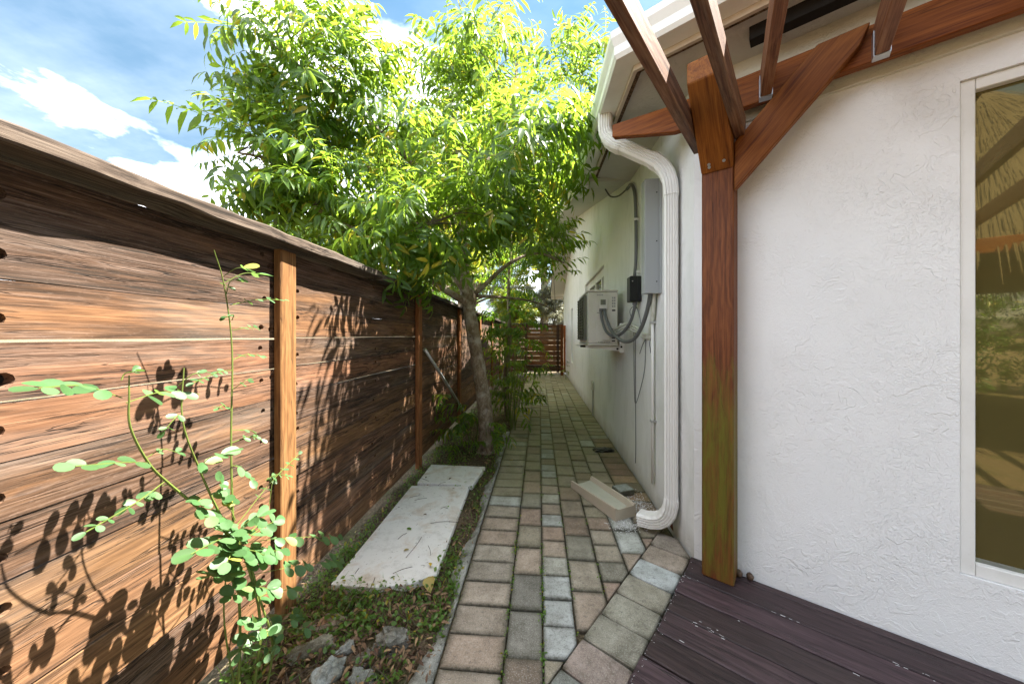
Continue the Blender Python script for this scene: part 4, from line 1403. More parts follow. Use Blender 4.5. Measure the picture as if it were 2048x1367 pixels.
def board_me(L, h, th, holes, seed, sub_=7):
    """board with wavering edges and drilled holes; local x along it, front face at y = 0 looking to -y"""
    rr = random.Random(seed)
    bm = bmesh.new()
    top = [(L * i / sub_, h + rr.uniform(-0.0022, 0.0015)) for i in range(sub_, -1, -1)]
    bot = [(L * i / sub_, rr.uniform(-0.0015, 0.0022)) for i in range(sub_ + 1)]
    L0 = bot + top
    vs = [bm.verts.new((p[0], 0, p[1])) for p in L0]
    es = [bm.edges.new((vs[i], vs[(i + 1) % len(vs)])) for i in range(len(vs))]
    rings = []
    for hx, hz, hr in holes:
        hv = [bm.verts.new((hx + math.cos(k * math.pi / 5) * hr * 1.12, 0, hz + math.sin(k * math.pi / 5) * hr)) for k in range(10)]
        es += [bm.edges.new((hv[k], hv[(k + 1) % 10])) for k in range(10)]
        rings.append((hv, hx, hz, hr))
    bmesh.ops.triangle_fill(bm, use_beauty=True, use_dissolve=False, edges=es)
    for hv, hx, hz, hr in rings:
        inn = [bm.verts.new((hx + math.cos(k * math.pi / 5) * hr * 0.95, th * 0.8, hz + math.sin(k * math.pi / 5) * hr * 0.85)) for k in range(10)]
        for k in range(10):
            bm.faces.new((hv[k], hv[(k + 1) % 10], inn[(k + 1) % 10], inn[k]))
        f = bm.faces.new(inn)
        f.material_index = 1
    bk = [bm.verts.new((p[0], th, p[1])) for p in L0]
    for i in range(len(vs)):
        bm.faces.new((vs[i], vs[(i + 1) % len(vs)], bk[(i + 1) % len(vs)], bk[i]))
    bm.faces.new(bk)
    bmesh.ops.recalc_face_normals(bm, faces=bm.faces)
    me = bpy.data.meshes.new('board')
    bm.to_mesh(me)
    bm.free()
    me.materials.append(M_FENCE)
    me.materials.append(M_DARK)
    return me


posts = [-0.25, 1.525, 3.29, 5.0, 6.75, 8.5, 10.2, 11.3]
ROT90 = Matrix.Rotation(R(90), 4, 'Z')
row_h = 0.1362
for pi in range(len(posts) - 1):
    ya, yb = posts[pi], posts[pi + 1]
    for r_ in range(12):
        hs = []
        z0 = 0.035 + r_ * row_h
        hh = row_h - (0.005 if (pi, r_) in ((0, 7), (0, 8), (1, 7)) else (random.choice((0.003, 0.004, 0.005)) if r_ < 7 or r_ > 10 else random.choice((0.0005, 0.001))))
        if pi <= 1:
            zc_ = hh * 0.5
            mids = [0.915] if pi == 0 else []
            for hx in mids:
                hs.append((hx + random.uniform(-0.012, 0.012), zc_ + random.uniform(-0.02, 0.015), random.uniform(0.014, 0.018)))
            # pairs of holes beside the posts
            for hx in ([yb - ya - 0.085, yb - ya - 0.13] if pi == 0 else [0.085, yb - ya - 0.09]):
                hs.append((hx + random.uniform(-0.012, 0.012), hh * random.choice((0.3, 0.7)) + random.uniform(-0.01, 0.01), random.uniform(0.010, 0.0125)))
            if pi == 1:
                hs.append((0.88 + random.uniform(-0.03, 0.03), hh * random.choice((0.35, 0.65)), 0.011))
        elif pi == 2:
            hs.append((0.86 + random.uniform(-0.02, 0.02), hh * random.choice((0.35, 0.65)), 0.011))
        Lb = yb - ya - 0.006
        me = board_me(Lb, hh, 0.03, hs, pi * 100 + r_)
        mw = Matrix.Translation((FX + random.uniform(-0.004, 0.004), ya + 0.003, z0)) @ ROT90 @ Matrix.Rotation(random.gauss(0, 0.0012), 4, 'Y')
        top_f = r_ / 11.0
        al = 0.47 + 0.18 * top_f ** 1.5 + random.uniform(-0.22, 0.22) + (0.05 if pi else 0)
        if r_ >= 10:
            al += 0.10
        if pi == 0 and r_ in (8,):
            al -= 0.12
        if pi == 0 and r_ in (9, 10):
            al += 0.08
        g = random.uniform(0.85, 1.15)
        link('board', me, None, fence, mw, color=(g, g * random.uniform(0.94, 1.04), g * random.uniform(0.85, 1.05), al))
for k, y in enumerate(posts[:-1]):
    wv = 0.036
    beam('post', (FX + 0.006 + wv / 2, y - 0.02, -0.12), (FX + 0.006 + wv / 2, y - 0.02 + random.uniform(-0.006, 0.006), 1.662), 0.1, wv, M_POST, fence, up=(1, 0, 0), bev=0.004,
         color=(random.uniform(0.9, 1.15), random.uniform(0.9, 1.1), 1.0, 0.16 if k == 1 else 0.3))
# a fallen-in thin batten marks the mid joints at the back
caps = [-0.6, 2.36, 4.9, 7.6, 11.35]
for i in range(4):
    bm = bmesh.new()
    L = caps[i + 1] - caps[i] - 0.004
    n = 26
    rr = random.Random(i + 5)
    prev = None
    for k in range(n + 1):
        x = L * k / n
        j = lambda s_: rr.uniform(-s_, s_)
        y0_, y1_ = -0.075 + j(0.006), 0.075 + j(0.005)
        z0_, z1_ = j(0.004), 0.044 + j(0.004)
        r_ = [bm.verts.new((x, y0_ + 0.004, z0_)), bm.verts.new((x, y0_, z0_ + 0.006)), bm.verts.new((x, y0_, z1_ - 0.006)), bm.verts.new((x, y0_ + 0.006, z1_)), bm.verts.new((x, y1_, z1_)), bm.verts.new((x, y1_, z0_))]
        if prev:
            for q_ in range(6):
                bm.faces.new((prev[q_], prev[(q_ + 1) % 6], r_[(q_ + 1) % 6], r_[q_]))
        else:
            bm.faces.new(r_)
        prev = r_
    bm.faces.new(prev)
    mw = Matrix.Translation((FX + 0.015, caps[i], 1.669 + (0.004 if i == 0 else 0) - (0.0 if i != 1 else 0.003))) @ ROT90 @ Matrix.Rotation(-0.004 if i == 0 else 0.0, 4, 'Y')
    link('cap_board', bm_mesh(bm, 'cap_board'), M_CAP, fence, mw, color=(1, 1, 1, 0.45 if i == 0 else 0.62))

# metal pole leaning by the fence
pl = link('metal_pole', tube_me('metal_pole', [(-1.165, 3.40, 1.13), (-1.11, 4.72, 0.30), (-1.08, 5.2, -0.02)], 0.017, 10), M_GALV, smooth=True)
tag(pl, 'silver metal pole leaning against the board fence behind the second post', 'pole')

# far fence return and gate
rf = thing('end_fence', 'short board fence closing the end of the path left of the gate', 'fence', (-0.85, 11.35, 0))
for r_ in range(11):
    z0 = 0.04 + r_ * 0.145
    link('board', box_me('board', 0, 0.72, 0, 0.025, 0, 0.138, 0.002), M_FENCE, rf, Matrix.Translation((-1.19, 11.33, z0)), color=(random.uniform(0.8, 1.1), random.uniform(0.8, 1.0), 0.9, random.uniform(0.3, 0.6)))
link('cap_board', box_me('cap_board', -1.2, 0.45, 11.28, 11.40, 1.64, 1.675, 0.003), M_CAP, rf)
gate = thing('wooden_gate', 'slatted wooden gate closing the far end of the paver path', 'gate', (0.1, 11.35, 0))
gz0 = 0.10
hts = [0.20, 0.155, 0.155, 0.155, 0.20, 0.155, 0.13, 0.13, 0.13, 0.13]
for k, hgt in enumerate(hts):
    link('board', box_me('board', 0, 1.14, 0, 0.022, 0, hgt - 0.007, 0.002), M_FENCE, gate, Matrix.Translation((-0.45, 11.35, gz0)),
         color=(random.uniform(1.0, 1.25), random.uniform(0.95, 1.15), 0.85, 0.75 if k == 0 else random.uniform(0.2, 0.42)))
    gz0 += hgt
for xx in (-0.44, 0.0, 0.60):
    beam('stile', (xx, 11.335, 0.06), (xx, 11.335, 1.62), 0.085, 0.026, M_FENCE, gate, up=(0, 1, 0), color=(0.6, 0.55, 0.55, 0.5)) if xx != 0.0 else None
gp = beam('gate_post', (0.715, 11.05, -0.05), (0.715, 11.05, 1.63), 0.09, 0.09, M_STAIN, gate, up=(0, 1, 0), color=(0.8, 0.8, 0.8, 0.4))
beam('sunlit_hinge_post', (0.80, 11.0, 0.1), (0.80, 11.0, 1.60), 0.07, 0.05, M_POST, gate, up=(0, 1, 0), color=(1.2, 0.75, 0.55, 0.2))  # added stub, its orange tint standing in for sunlight on the wood

# ------------------------------------------------------------------ white slabs
def slab(name, pts, z, lab):
    cx = sum(p[0] for p in pts) / len(pts)
    cy = sum(p[1] for p in pts) / len(pts)
    me = prism_me(name, [(p[0] - cx, p[1] - cy) for p in pts], 'z', -0.04, 0.0, 0.004)
    o = link(name, me, M_SLAB, mw=Matrix.Translation((cx, cy, z)) @ Euler((0.006, -0.008, 0)).to_matrix().to_4x4())
    tag(o, lab, 'stone slab')


slab('stone_slab', [(-1.06, 1.66), (-0.82, 1.655), (-0.66, 1.69), (-0.545, 1.77), (-0.583, 2.81), (-1.07, 2.79)], 0.012, 'long white stone slab with a rounded near end set in weeds')
slab('stone_slab', [(-1.05, 2.87), (-0.565, 2.84), (-0.52, 3.25), (-1.06, 3.275)], 0.010, 'short pale stone slab just in front of the tree trunk')

# ------------------------------------------------------------------ rocks
def rock(x, y, sx, sy, sz, seed, rot, col, lab, z=-0.03, flat=False):
    rr = random.Random(seed)
    bm = bmesh.new()
    bmesh.ops.create_icosphere(bm, subdivisions=4, radius=1)
    planes = [(Vector((rr.gauss(0, 1), rr.gauss(0, 1), rr.gauss(0, 1))).normalized(), rr.uniform(0.55, 0.85)) for _ in range(9)]
    for v_ in bm.verts:
        p = v_.co.copy()
        for n_, d_ in planes:
            e_ = p.dot(n_) - d_
            if e_ > 0:
                p -= n_ * e_ * 0.92
        q_ = p * 2.2 + Vector((seed * 3.1, 0, 0))
        p *= 1 + 0.30 * pnoise.fractal(q_, 0.9, 2.1, 5) + 0.10 * abs(pnoise.noise(q_ * 5))
        v_.co = Vector((p.x * sx * 0.82, p.y * sy * 0.82, p.z * sz * 0.9))
    o = link('rock', bm_mesh(bm, 'rock'), M_ROCK, mw=Matrix.Translation((x, y, z)) @ Euler((rr.uniform(-0.2, 0.2), rr.uniform(-0.2, 0.2), rot)).to_matrix().to_4x4(), color=tuple(0.72 * c_ for c_ in col) + (1,))
    tag(o, lab, 'rock', 'broken rocks in the mulch beside the fence')


rock(-0.625, 1.40, 0.085, 0.075, 0.07, 1, 0.4, (0.36, 0.33, 0.29), 'lumpy grey brown rock nearest the concrete edging')
rock(-0.80, 1.235, 0.085, 0.055, 0.07, 2, 0.9, (0.50, 0.49, 0.46), 'pale grey flat faced rock in the weeds at the bottom of the photo')
rock(-0.93, 1.33, 0.12, 0.05, 0.06, 3, 0.45, (0.40, 0.34, 0.25), 'long tan rock lying between the weed and the pale rock')
rock(-0.80, 1.34, 0.05, 0.045, 0.05, 4, 0.2, (0.45, 0.43, 0.40), 'small pale rock behind the flat faced rock')
rock(-0.665, 1.235, 0.075, 0.06, 0.05, 5, 1.2, (0.33, 0.32, 0.29), 'dark grey rough rock beside the edging at the bottom of the photo')
rock(-0.93, 1.47, 0.13, 0.06, 0.035, 6, 0.3, (0.46, 0.32, 0.23), 'flat reddish tan rock just in front of the fence post')
rock(-0.70, 1.32, 0.045, 0.04, 0.035, 7, 0.3, (0.25, 0.20, 0.16), 'small brown rock between the grey rocks')
rock(-1.02, 2.90, 0.03, 0.03, 0.02, 8, 0.3, (0.45, 0.40, 0.33), 'small tan stone at the corner of the short slab')

# ------------------------------------------------------------------ foliage templates
def leaflet(L, Wd, droop, fold, seg=3, tip=1.0):
    """blade along +x, folded on its midrib and drooping; returns V, F (triangles)"""
    prof = {2: [(0.0, 0.0), (0.42, 1.0), (1.0, 0.0)], 3: [(0.0, 0.0), (0.28, 0.86), (0.62, 0.82), (1.0, 0.0)], 4: [(0.0, 0.0), (0.2, 0.75), (0.45, 1.0), (0.75, 0.6), (1.0, 0.0)]}[seg]
    V, F = [], []
    ring = []
    for s_, wv in prof:
        x = L * s_
        z = -droop * L * s_ * s_
        if wv == 0:
            ring.append((len(V),))
            V.append((x, 0, z))
        else:
            h = Wd / 2 * wv
            i = len(V)
            V += [(x, -h, z + h * fold), (x, 0, z), (x, h, z + h * fold)]
            ring.append((i, i + 1, i + 2))
    for a_, b_ in zip(ring, ring[1:]):
        if len(a_) == 1:
            F += [(a_[0], b_[0], b_[1]), (a_[0], b_[1], b_[2])]
        elif len(b_) == 1:
            F += [(a_[0], b_[0], a_[1]), (a_[1], b_[0], a_[2])]
        else:
            F += [(a_[0], b_[0], b_[1]), (a_[0], b_[1], a_[1]), (a_[1], b_[1], b_[2]), (a_[1], b_[2], a_[2])]
    return np.array(V, dtype=float), np.array(F, dtype=int)


def join(parts):
    Vs, Fs, off = [], [], 0
    for V, F in parts:
        Vs.append(V)
        Fs.append(F + off)
        off += len(V)
    return np.concatenate(Vs), np.concatenate(Fs)


def xf(V, m):
    m = np.array([list(r) for r in m])
    return (np.c_[V, np.ones(len(V))] @ m.T)[:, :3]


def frond(seed, L=0.42, pairs=6, ll=0.115, lw=0.031, seg=3, droop=0.35, bend=0.5):
    """pinnate leaf: rachis along +x arching down, paired hanging leaflets"""
    rr = random.Random(seed)
    parts = []
    P = []
    for i in range(9):
        s_ = i / 8
        P.append(Vector((L * (s_ - 0.10 * bend * s_ * s_), rr.uniform(-0.004, 0.004), -bend * L * 0.5 * s_ * s_)))
    r0 = 0.0028
    for i in range(8):
        a_, b_ = P[i], P[i + 1]
        V = np.array([(a_.x, -r0, a_.z), (a_.x, r0, a_.z), (b_.x, r0 * 0.8, b_.z), (b_.x, -r0 * 0.8, b_.z)])
        parts.append((V, np.array([(0, 1, 2), (0, 2, 3)])))
    for k in range(pairs):
        s_ = 0.24 + 0.72 * k / (pairs - 1)
        f = s_ * 8
        i = min(int(f), 7)
        p = P[i].lerp(P[i + 1], f - i)
        tdir = (P[i + 1] - P[i]).normalized()
        sz = 0.72 + 0.5 * math.sin(math.pi * (0.15 + 0.72 * k / (pairs - 1)))
        for sd in (-1, 1):
            if rr.random() < 0.06:
                continue
            V, F = leaflet(ll * sz * rr.uniform(0.85, 1.12), lw * sz * rr.uniform(0.9, 1.1), droop * rr.uniform(0.5, 1.4), 0.35, seg)
            ang = R(rr.uniform(48, 70)) * sd
            dn = R(rr.uniform(5, 45))
            m = Matrix.Translation(p) @ Matrix.Rotation(math.atan2(-tdir.z, tdir.x), 4, 'Y') @ Matrix.Rotation(ang, 4, 'Z') @ Matrix.Rotation(dn, 4, 'Y') @ Matrix.Rotation(rr.uniform(-0.5, 0.5), 4, 'X')
            parts.append((xf(V, m), F))
    V, F = leaflet(ll * 0.95, lw, droop, 0.3, seg)
    td = (P[8] - P[7]).normalized()
    parts.append((xf(V, Matrix.Translation(P[8]) @ Matrix.Rotation(math.atan2(-td.z, td.x) + 0.2, 4, 'Y')), F))
    return join(parts)


FR = [frond(11), frond(12, 0.46, 7, 0.11, 0.029), frond(13, 0.36, 5, 0.12, 0.033, droop=0.5), frond(14, 0.42, 6, 0.11, 0.03, bend=0.9)]
FRL = [frond(21, seg=2), frond(22, 0.44, 6, 0.12, 0.034, seg=2), frond(23, 0.36, 5, 0.13, 0.036, seg=2, bend=0.8)]


def frond_mat(p, d, roll, s_):
    d = Vector(d).normalized()
    up = Vector((0, 0, 1)) if abs(d.z) < 0.93 else Vector((1, 0.3, 0))
    return basis(p, d, up) @ Matrix.Rotation(roll, 4, 'X') @ Matrix.Diagonal((s_, s_, s_, 1))


def rnd_in(c, r):
    while True:
        v_ = Vector((random.uniform(-1, 1), random.uniform(-1, 1), random.uniform(-1, 1)))
        if 0.15 < v_.length < 1:
            break
    v_ = v_ * (v_.length ** -0.35 if v_.length > 0 else 1)
    if v_.length > 1.0:
        v_ = v_.normalized()
    return Vector((c[0] + v_.x * r[0], c[1] + v_.y * r[1], c[2] + v_.z * r[2])), v_


def grow(limbs, blobs, per, scale=1.0, templates=4, keep=None):
    """twigs from limbs into the crown volumes, with fronds round each twig's tip"""
    samples = []
    for pts, rad in limbs:
        sp = smooth_path(pts, 5)
        for p in sp[2:]:
            samples.append(p)
    twigs, fr = [], []
    for (c, r_, n) in blobs:
        for i in range(n):
            p, v_ = rnd_in(c, r_)
            if keep and not keep(p):
                continue
            a_ = min(samples, key=lambda q_: (q_ - p).length + random.uniform(0, 0.25))
            out = (p - a_)
            dist = out.length
            mid = a_.lerp(p, 0.55) + Vector((random.uniform(-0.1, 0.1), random.uniform(-0.1, 0.1), 0.12 * dist))
            tw = smooth_path([a_, mid, p], 4)
            twigs.append((tw, dist))
            base_d = (out.normalized() + v_.normalized() * 0.6).normalized()
            for k in range(random.randint(*per)):
                az = random.uniform(0, 2 * math.pi)
                side = Vector((math.cos(az), math.sin(az), random.uniform(-0.25, 0.45)))
                d = (base_d * 0.75 + side * 0.95).normalized()
                back = random.random() ** 1.6
                q_ = p.lerp(mid, back * 0.8)
                fr.append((random.randrange(templates), frond_mat(q_, d, random.gauss(0, 0.45), scale * random.uniform(0.6, 1.2)), q_))
    return twigs, fr


def twig_mesh(name, twigs, r=0.008, n=4):
    bm = bmesh.new()
    for tw, dist in twigs:
        r0 = min(r * (0.55 + dist * 0.55), r * 2.2)
        tube_bm(bm, tw, [r0 * (1 - 0.75 * i / (len(tw) - 1)) for i in range(len(tw))], n, cap=False)
    return bm_mesh(bm, name)


def limb_mesh(name, limbs, n=9, wob=0.0):
    bm = bmesh.new()
    for pts, rad in limbs:
        sp = smooth_path(pts, 6)
        m = len(sp) - 1
        rr_ = []
        for i in range(m + 1):
            f = i / m * (len(rad) - 1)
            k = min(int(f), len(rad) - 2)
            rr_.append((rad[k] + (rad[k + 1] - rad[k]) * (f - k)) * (1 + random.uniform(-wob, wob)))
        tube_bm(bm, sp, rr_, n)
    return bm_mesh(bm, name)


CAMP = Vector((0, 0, EYE))
leaf_cache = {}


def foliage(root, fr, tmpl, mat, nobj, tag_name='compound_leaf', key='a'):
    """the nearest fronds as parts that share meshes, the rest as one joined part"""
    fr = sorted(fr, key=lambda f: (f[2] - CAMP).length)
    near, rest = fr[:nobj], fr[nobj:]
    for i, m, q_ in near:
        kk = (key, i)
        if kk not in leaf_cache:
            leaf_cache[kk] = tri_mesh('compound_leaf', *tmpl[i])
        link(tag_name, leaf_cache[kk], mat, root, m)
    if rest:
        link('crown', scatter_mesh('crown', tmpl, [(i, m) for i, m, q_ in rest]), mat, root, kind='stuff')


# main tree ----------------------------------------------------------
tree = thing('tree', 'leaning tree with pale blotched trunk and long pinnate leaves beside the path', 'tree', (-0.60, 3.76, 0))
trunk_pts = [(-0.60, 3.76, -0.10), (-0.585, 3.76, 0.15), (-0.61, 3.76, 0.5), (-0.70, 3.78, 1.05), (-0.78, 3.80, 1.5), (-0.86, 3.83, 2.0), (-0.88, 3.88, 2.5), (-0.80, 4.0, 3.1)]
link('trunk', limb_mesh('trunk', [(trunk_pts, [0.115, 0.092, 0.082, 0.075, 0.072, 0.07, 0.06, 0.05])], 14, 0.05), M_BARK, tree, smooth=True)
limbs = [
    ([(-0.80, 4.0, 3.05), (-0.55, 4.2, 3.6), (-0.35, 4.4, 4.2), (-0.3, 4.6, 5.0)], [0.055, 0.045, 0.035, 0.015]),
    ([(-0.45, 4.3, 3.9), (-0.1, 4.45, 4.15), (0.35, 4.6, 4.3), (0.9, 4.8, 4.7)], [0.035, 0.03, 0.025, 0.01]),
    ([(-0.86, 3.9, 2.6), (-1.3, 3.8, 3.1), (-1.8, 3.4, 3.5), (-2.6, 2.9, 4.05)], [0.05, 0.04, 0.03, 0.012]),
    ([(-0.79, 3.80, 1.62), (-1.15, 3.5, 1.86), (-1.45, 3.1, 2.1), (-1.9, 2.75, 2.35)], [0.042, 0.034, 0.028, 0.012]),
    ([(-0.81, 3.8, 1.72), (-1.0, 3.55, 2.05), (-1.0, 3.0, 2.2), (-0.9, 2.75, 2.2)], [0.036, 0.03, 0.022, 0.01]),
    ([(-1.3, 3.8, 3.05), (-1.75, 3.3, 2.95), (-2.1, 3.0, 2.85), (-2.6, 2.75, 2.85)], [0.035, 0.028, 0.02, 0.008]),
    ([(-0.72, 3.82, 1.75), (-0.35, 4.1, 2.15), (0.0, 4.5, 2.35), (0.35, 4.9, 2.3)], [0.03, 0.022, 0.018, 0.008]),
    ([(-0.70, 3.82, 1.72), (-0.3, 4.4, 1.75), (0.05, 5.0, 1.72), (0.3, 5.5, 1.60)], [0.02, 0.015, 0.011, 0.005]),
    ([(-0.86, 3.9, 2.6), (-0.6, 3.5, 2.85), (-0.3, 3.1, 2.9), (-0.05, 2.8, 2.85)], [0.035, 0.025, 0.015, 0.008]),
    ([(-0.8, 4.0, 3.0), (-1.1, 4.4, 3.8), (-1.3, 4.8, 4.5)], [0.045, 0.03, 0.012]),
]
link('branch', limb_mesh('branch', limbs, 8, 0.06), M_BARK, tree, smooth=True)


def keep_main(p):
    if p.x > 0.36 and p.z < 3.1 and p.y < 4.4:
        return False
    if p.x > 0.40 and p.z < 3.2 + max(0.0, (p.y - 3.4)) * 0.2:
        return False
    return True


blobs = [
    ((-0.45, 4.4, 4.3), (1.15, 1.2, 0.95), 32),
    ((-2.12, 3.02, 3.8), (0.48, 0.42, 0.5), 32),
    ((-1.7, 3.3, 3.7), (0.5, 0.45, 0.5), 16),
    ((-2.28, 2.84, 2.85), (0.34, 0.28, 0.24), 14),
    ((-2.05, 2.85, 2.62), (0.48, 0.35, 0.26), 22),
    ((-1.75, 3.0, 2.3), (0.55, 0.4, 0.25), 16),
    ((-1.4, 3.2, 2.9), (0.5, 0.5, 0.45), 18),
    ((0.55, 4.8, 4.4), (0.9, 0.9, 0.8), 15),
    ((-0.80, 2.75, 2.25), (0.58, 0.36, 0.20), 21),
    ((-1.25, 2.70, 1.86), (0.24, 0.2, 0.1), 6),
    ((-0.25, 3.2, 2.75), (0.45, 0.5, 0.42), 13),
    ((-0.12, 2.75, 2.62), (0.36, 0.34, 0.36), 17),
    ((0.05, 3.5, 3.2), (0.28, 0.5, 0.5), 14),
    ((0.05, 5.0, 2.45), (0.32, 0.8, 0.42), 14),
    ((-1.1, 4.5, 3.2), (0.9, 0.9, 0.6), 18),
    ((0.9, 4.4, 4.6), (0.7, 0.6, 0.6), 9),
    ((-1.4, 4.5, 4.4), (0.8, 0.7, 0.75), 30),
    ((-2.5, 3.1, 3.1), (0.35, 0.35, 0.3), 10),
    ((-0.7, 5.4, 5.2), (0.9, 0.8, 0.6), 16),
]
twigs, fr = grow(limbs, blobs, (5, 8), 1.08, 4, keep_main)
link('twigs', twig_mesh('twigs', twigs, 0.0065), M_TWIG, tree, kind='stuff')
foliage(tree, fr, FR, M_LEAF, 290, key='main')


# trees beyond ---------------------------------------------------------
def far_tree(x, y, h, spread, lab, mat, trunk_r=0.12, n=90, lean=(0, 0), seed=0, cat='tree', scale=1.4, low=0.35, grp=None):
    random.seed(seed + 101)
    t_ = thing('tree', lab, cat, (x, y, 0), grp)
    top = Vector((x + lean[0], y + lean[1], h * 0.8))
    tp = [(x, y, -0.1), (x + lean[0] * 0.3, y + lean[1] * 0.3, h * 0.25), (x + lean[0] * 0.7, y + lean[1] * 0.6, h * 0.5), tuple(top)]
    link('trunk', limb_mesh('trunk', [(tp, [trunk_r, trunk_r * 0.85, trunk_r * 0.6, trunk_r * 0.25])], 10, 0.05), M_BARK, t_, smooth=True)
    lb = [(tp, [trunk_r] * 2)]
    brs = []
    for k in range(7):
        f = random.uniform(0.35, 0.9)
        b = Vector((x + lean[0] * f, y + lean[1] * f, h * 0.8 * f))
        az = k * 0.9 + random.uniform(-0.3, 0.3)
        e = b + Vector((math.cos(az) * spread * 0.7, math.sin(az) * spread * 0.7, random.uniform(0.1, 0.35) * h))
        brs.append(([b, b.lerp(e, 0.5) + Vector((0, 0, 0.15)), e], [trunk_r * 0.4, trunk_r * 0.25, trunk_r * 0.08]))
    link('branch', limb_mesh('branch', brs, 6, 0.05), M_BARK, t_, smooth=True)
    blobs_ = []
    for k in range(6):
        f = random.uniform(0.45, 1.0)
        az = k * 1.05 + random.uniform(-0.4, 0.4)
        rad = spread * random.uniform(0.25, 0.6)
        blobs_.append(((x + lean[0] + math.cos(az) * rad, y + lean[1] + math.sin(az) * rad, h * (low + (1 - low) * f * 0.85)), (spread * 0.5, spread * 0.5, h * 0.16), n // 6))
    tw_, fr_ = grow(lb + brs, blobs_, (6, 9), scale, 3)
    link('twigs', twig_mesh('twigs', tw_, 0.012, 3), M_TWIG, t_, kind='stuff')
    link('crown', scatter_mesh('crown', FRL, [(i, m) for i, m, q_ in fr_]), mat, t_, kind='stuff')
    return t_


far_tree(-2.6, 6.6, 4.6, 1.5, 'yellow green tree just beyond the board fence behind the leaning tree', M_LEAFY, 0.10, 90, seed=1, scale=1.15)
far_tree(-4.6, 7.2, 4.0, 1.3, 'bushy green tree beyond the fence at the edge of the open sky', M_LEAF, 0.10, 90, seed=2, scale=1.15, low=0.3)
far_tree(-1.9, 9.5, 7.0, 2.3, 'tall yellow green tree rising beyond the middle of the fence', M_LEAFY, 0.16, 180, seed=3)
far_tree(0.2, 15.0, 9.0, 3.0, 'tall bright tree standing beyond the gate', M_LEAFY, 0.2, 150, seed=4, low=0.25, scale=1.7)
far_tree(2.6, 17.0, 9.5, 3.0, 'tall bright tree rising behind the gable of the house', M_LEAFY, 0.2, 110, seed=5, scale=1.7)
far_tree(-3.4, 14.5, 6.5, 2.6, 'rounded green tree far beyond the fence and left of the gate', M_LEAF, 0.18, 150, seed=6, low=0.22, scale=1.6)
far_tree(-1.1, 14.2, 3.8, 1.1, 'pale feathery tree standing behind the end fence left of the gate', M_LEAFP, 0.06, 190, seed=27, low=0.2, scale=0.95)
far_tree(0.6, 13.8, 3.4, 1.0, 'pale whitish shrubby tree just beyond the gate beside the wall', M_LEAFP, 0.06, 190, seed=7, low=0.25, scale=0.95)
far_tree(-0.9, 12.9, 2.9, 0.9, 'low yellow green tree peeping over the end fence', M_LEAFY, 0.06, 150, seed=8, low=0.3, scale=0.9)
far_tree(-7.5, 24.0, 5.2, 3.4, 'distant green tree low over the fence beyond the open sky', M_LEAFD, 0.2, 120, seed=9, low=0.2, scale=2.0)
random.seed(99)

# slender second tree by the fence (thin trunk right of the leaning tree)
t2 = thing('sapling_tree', 'slim dark stemmed young tree between the leaning trunk and the gate', 'tree', (-0.52, 5.5, 0))
tp = [(-0.52, 5.5, -0.1), (-0.55, 5.52, 0.6), (-0.48, 5.5, 1.2), (-0.5, 5.5, 2.0), (-0.45, 5.5, 2.9)]
link('trunk', limb_mesh('trunk', [(tp, [0.04, 0.036, 0.032, 0.026, 0.012])], 8, 0.05), M_BARK, t2, smooth=True)
tw_, fr_ = grow([(tp, [0.03, 0.02])], [((-0.4, 5.4, 1.55), (0.36, 0.35, 0.28), 12), ((-0.5, 5.5, 2.4), (0.5, 0.5, 0.5), 12)], (4, 7), 0.85, 4, keep_main)
link('twigs', twig_mesh('twigs', tw_, 0.005), M_TWIG, t2, kind='stuff')
foliage(t2, fr_, FR, M_LEAFD, 120, key='sap')


def seedling(x, y, h, lab, n, s_, mat, lean=(0, 0), key='s'):
    t_ = thing('seedling', lab, 'plant', (x, y, 0))
    stems = []
    fr_ = []
    for k in range(max(2, n // 5)):
        e = Vector((x + lean[0] + random.uniform(-0.18, 0.18), y + lean[1] + random.uniform(-0.2, 0.2), h * random.uniform(0.6, 1.0)))
        b = Vector((x + random.uniform(-0.05, 0.05), y + random.uniform(-0.05, 0.05), -0.04))
        sp = smooth_path([b, b.lerp(e, 0.5) + Vector((random.uniform(-0.04, 0.04), random.uniform(-0.04, 0.04), 0.03)), e], 5)
        stems.append(sp)
        for j in range(5):
            p = sp[random.randrange(len(sp) // 3, len(sp))]
            az = random.uniform(0, 6.28)
            d = Vector((math.cos(az), math.sin(az), random.uniform(0.0, 0.7)))
            fr_.append((random.randrange(4), frond_mat(p, d, random.gauss(0, 0.3), s_ * random.uniform(0.7, 1.1)), p))
    bm = bmesh.new()
    for sp in stems:
        tube_bm(bm, sp, [0.007 * (1 - 0.7 * i / len(sp)) for i in range(len(sp))], 5)
    link('stem', bm_mesh(bm, 'stem'), M_STEM, t_)
    foliage(t_, fr_, FR, mat, 400, key='main')


seedling(-0.36, 4.6, 1.25, 'bright leafy seedling clump right of the leaning trunk', 34, 1.0, M_SHOOT, (0.05, 0.15))
seedling(-0.48, 5.2, 1.5, 'taller leafy seedling standing behind the trunk by the path', 30, 0.85, M_SHOOT, (0.0, 0.1))
seedling(-0.80, 4.05, 0.62, 'low leafy shoot left of the trunk against the fence', 24, 0.9, M_SHOOT, (-0.08, -0.1))
seedling(-0.47, 3.72, 0.42, 'small drooping shoot growing at the right foot of the trunk', 10, 0.8, M_SHOOT, (0.06, -0.08))
seedling(-0.86, 3.6, 0.30, 'small dark leafed shoot at the left foot of the trunk', 10, 0.6, M_SHOOT, (0.0, -0.05))
seedling(-0.30, 6.2, 0.75, 'leafy shoot leaning over the path edge further along', 14, 0.7, M_SHOOT, (0.18, 0.0))
seedling(-0.75, 7.0, 1.4, 'leafy bush against the far part of the fence', 30, 0.9, M_SHOOT, (0.0, 0.0))
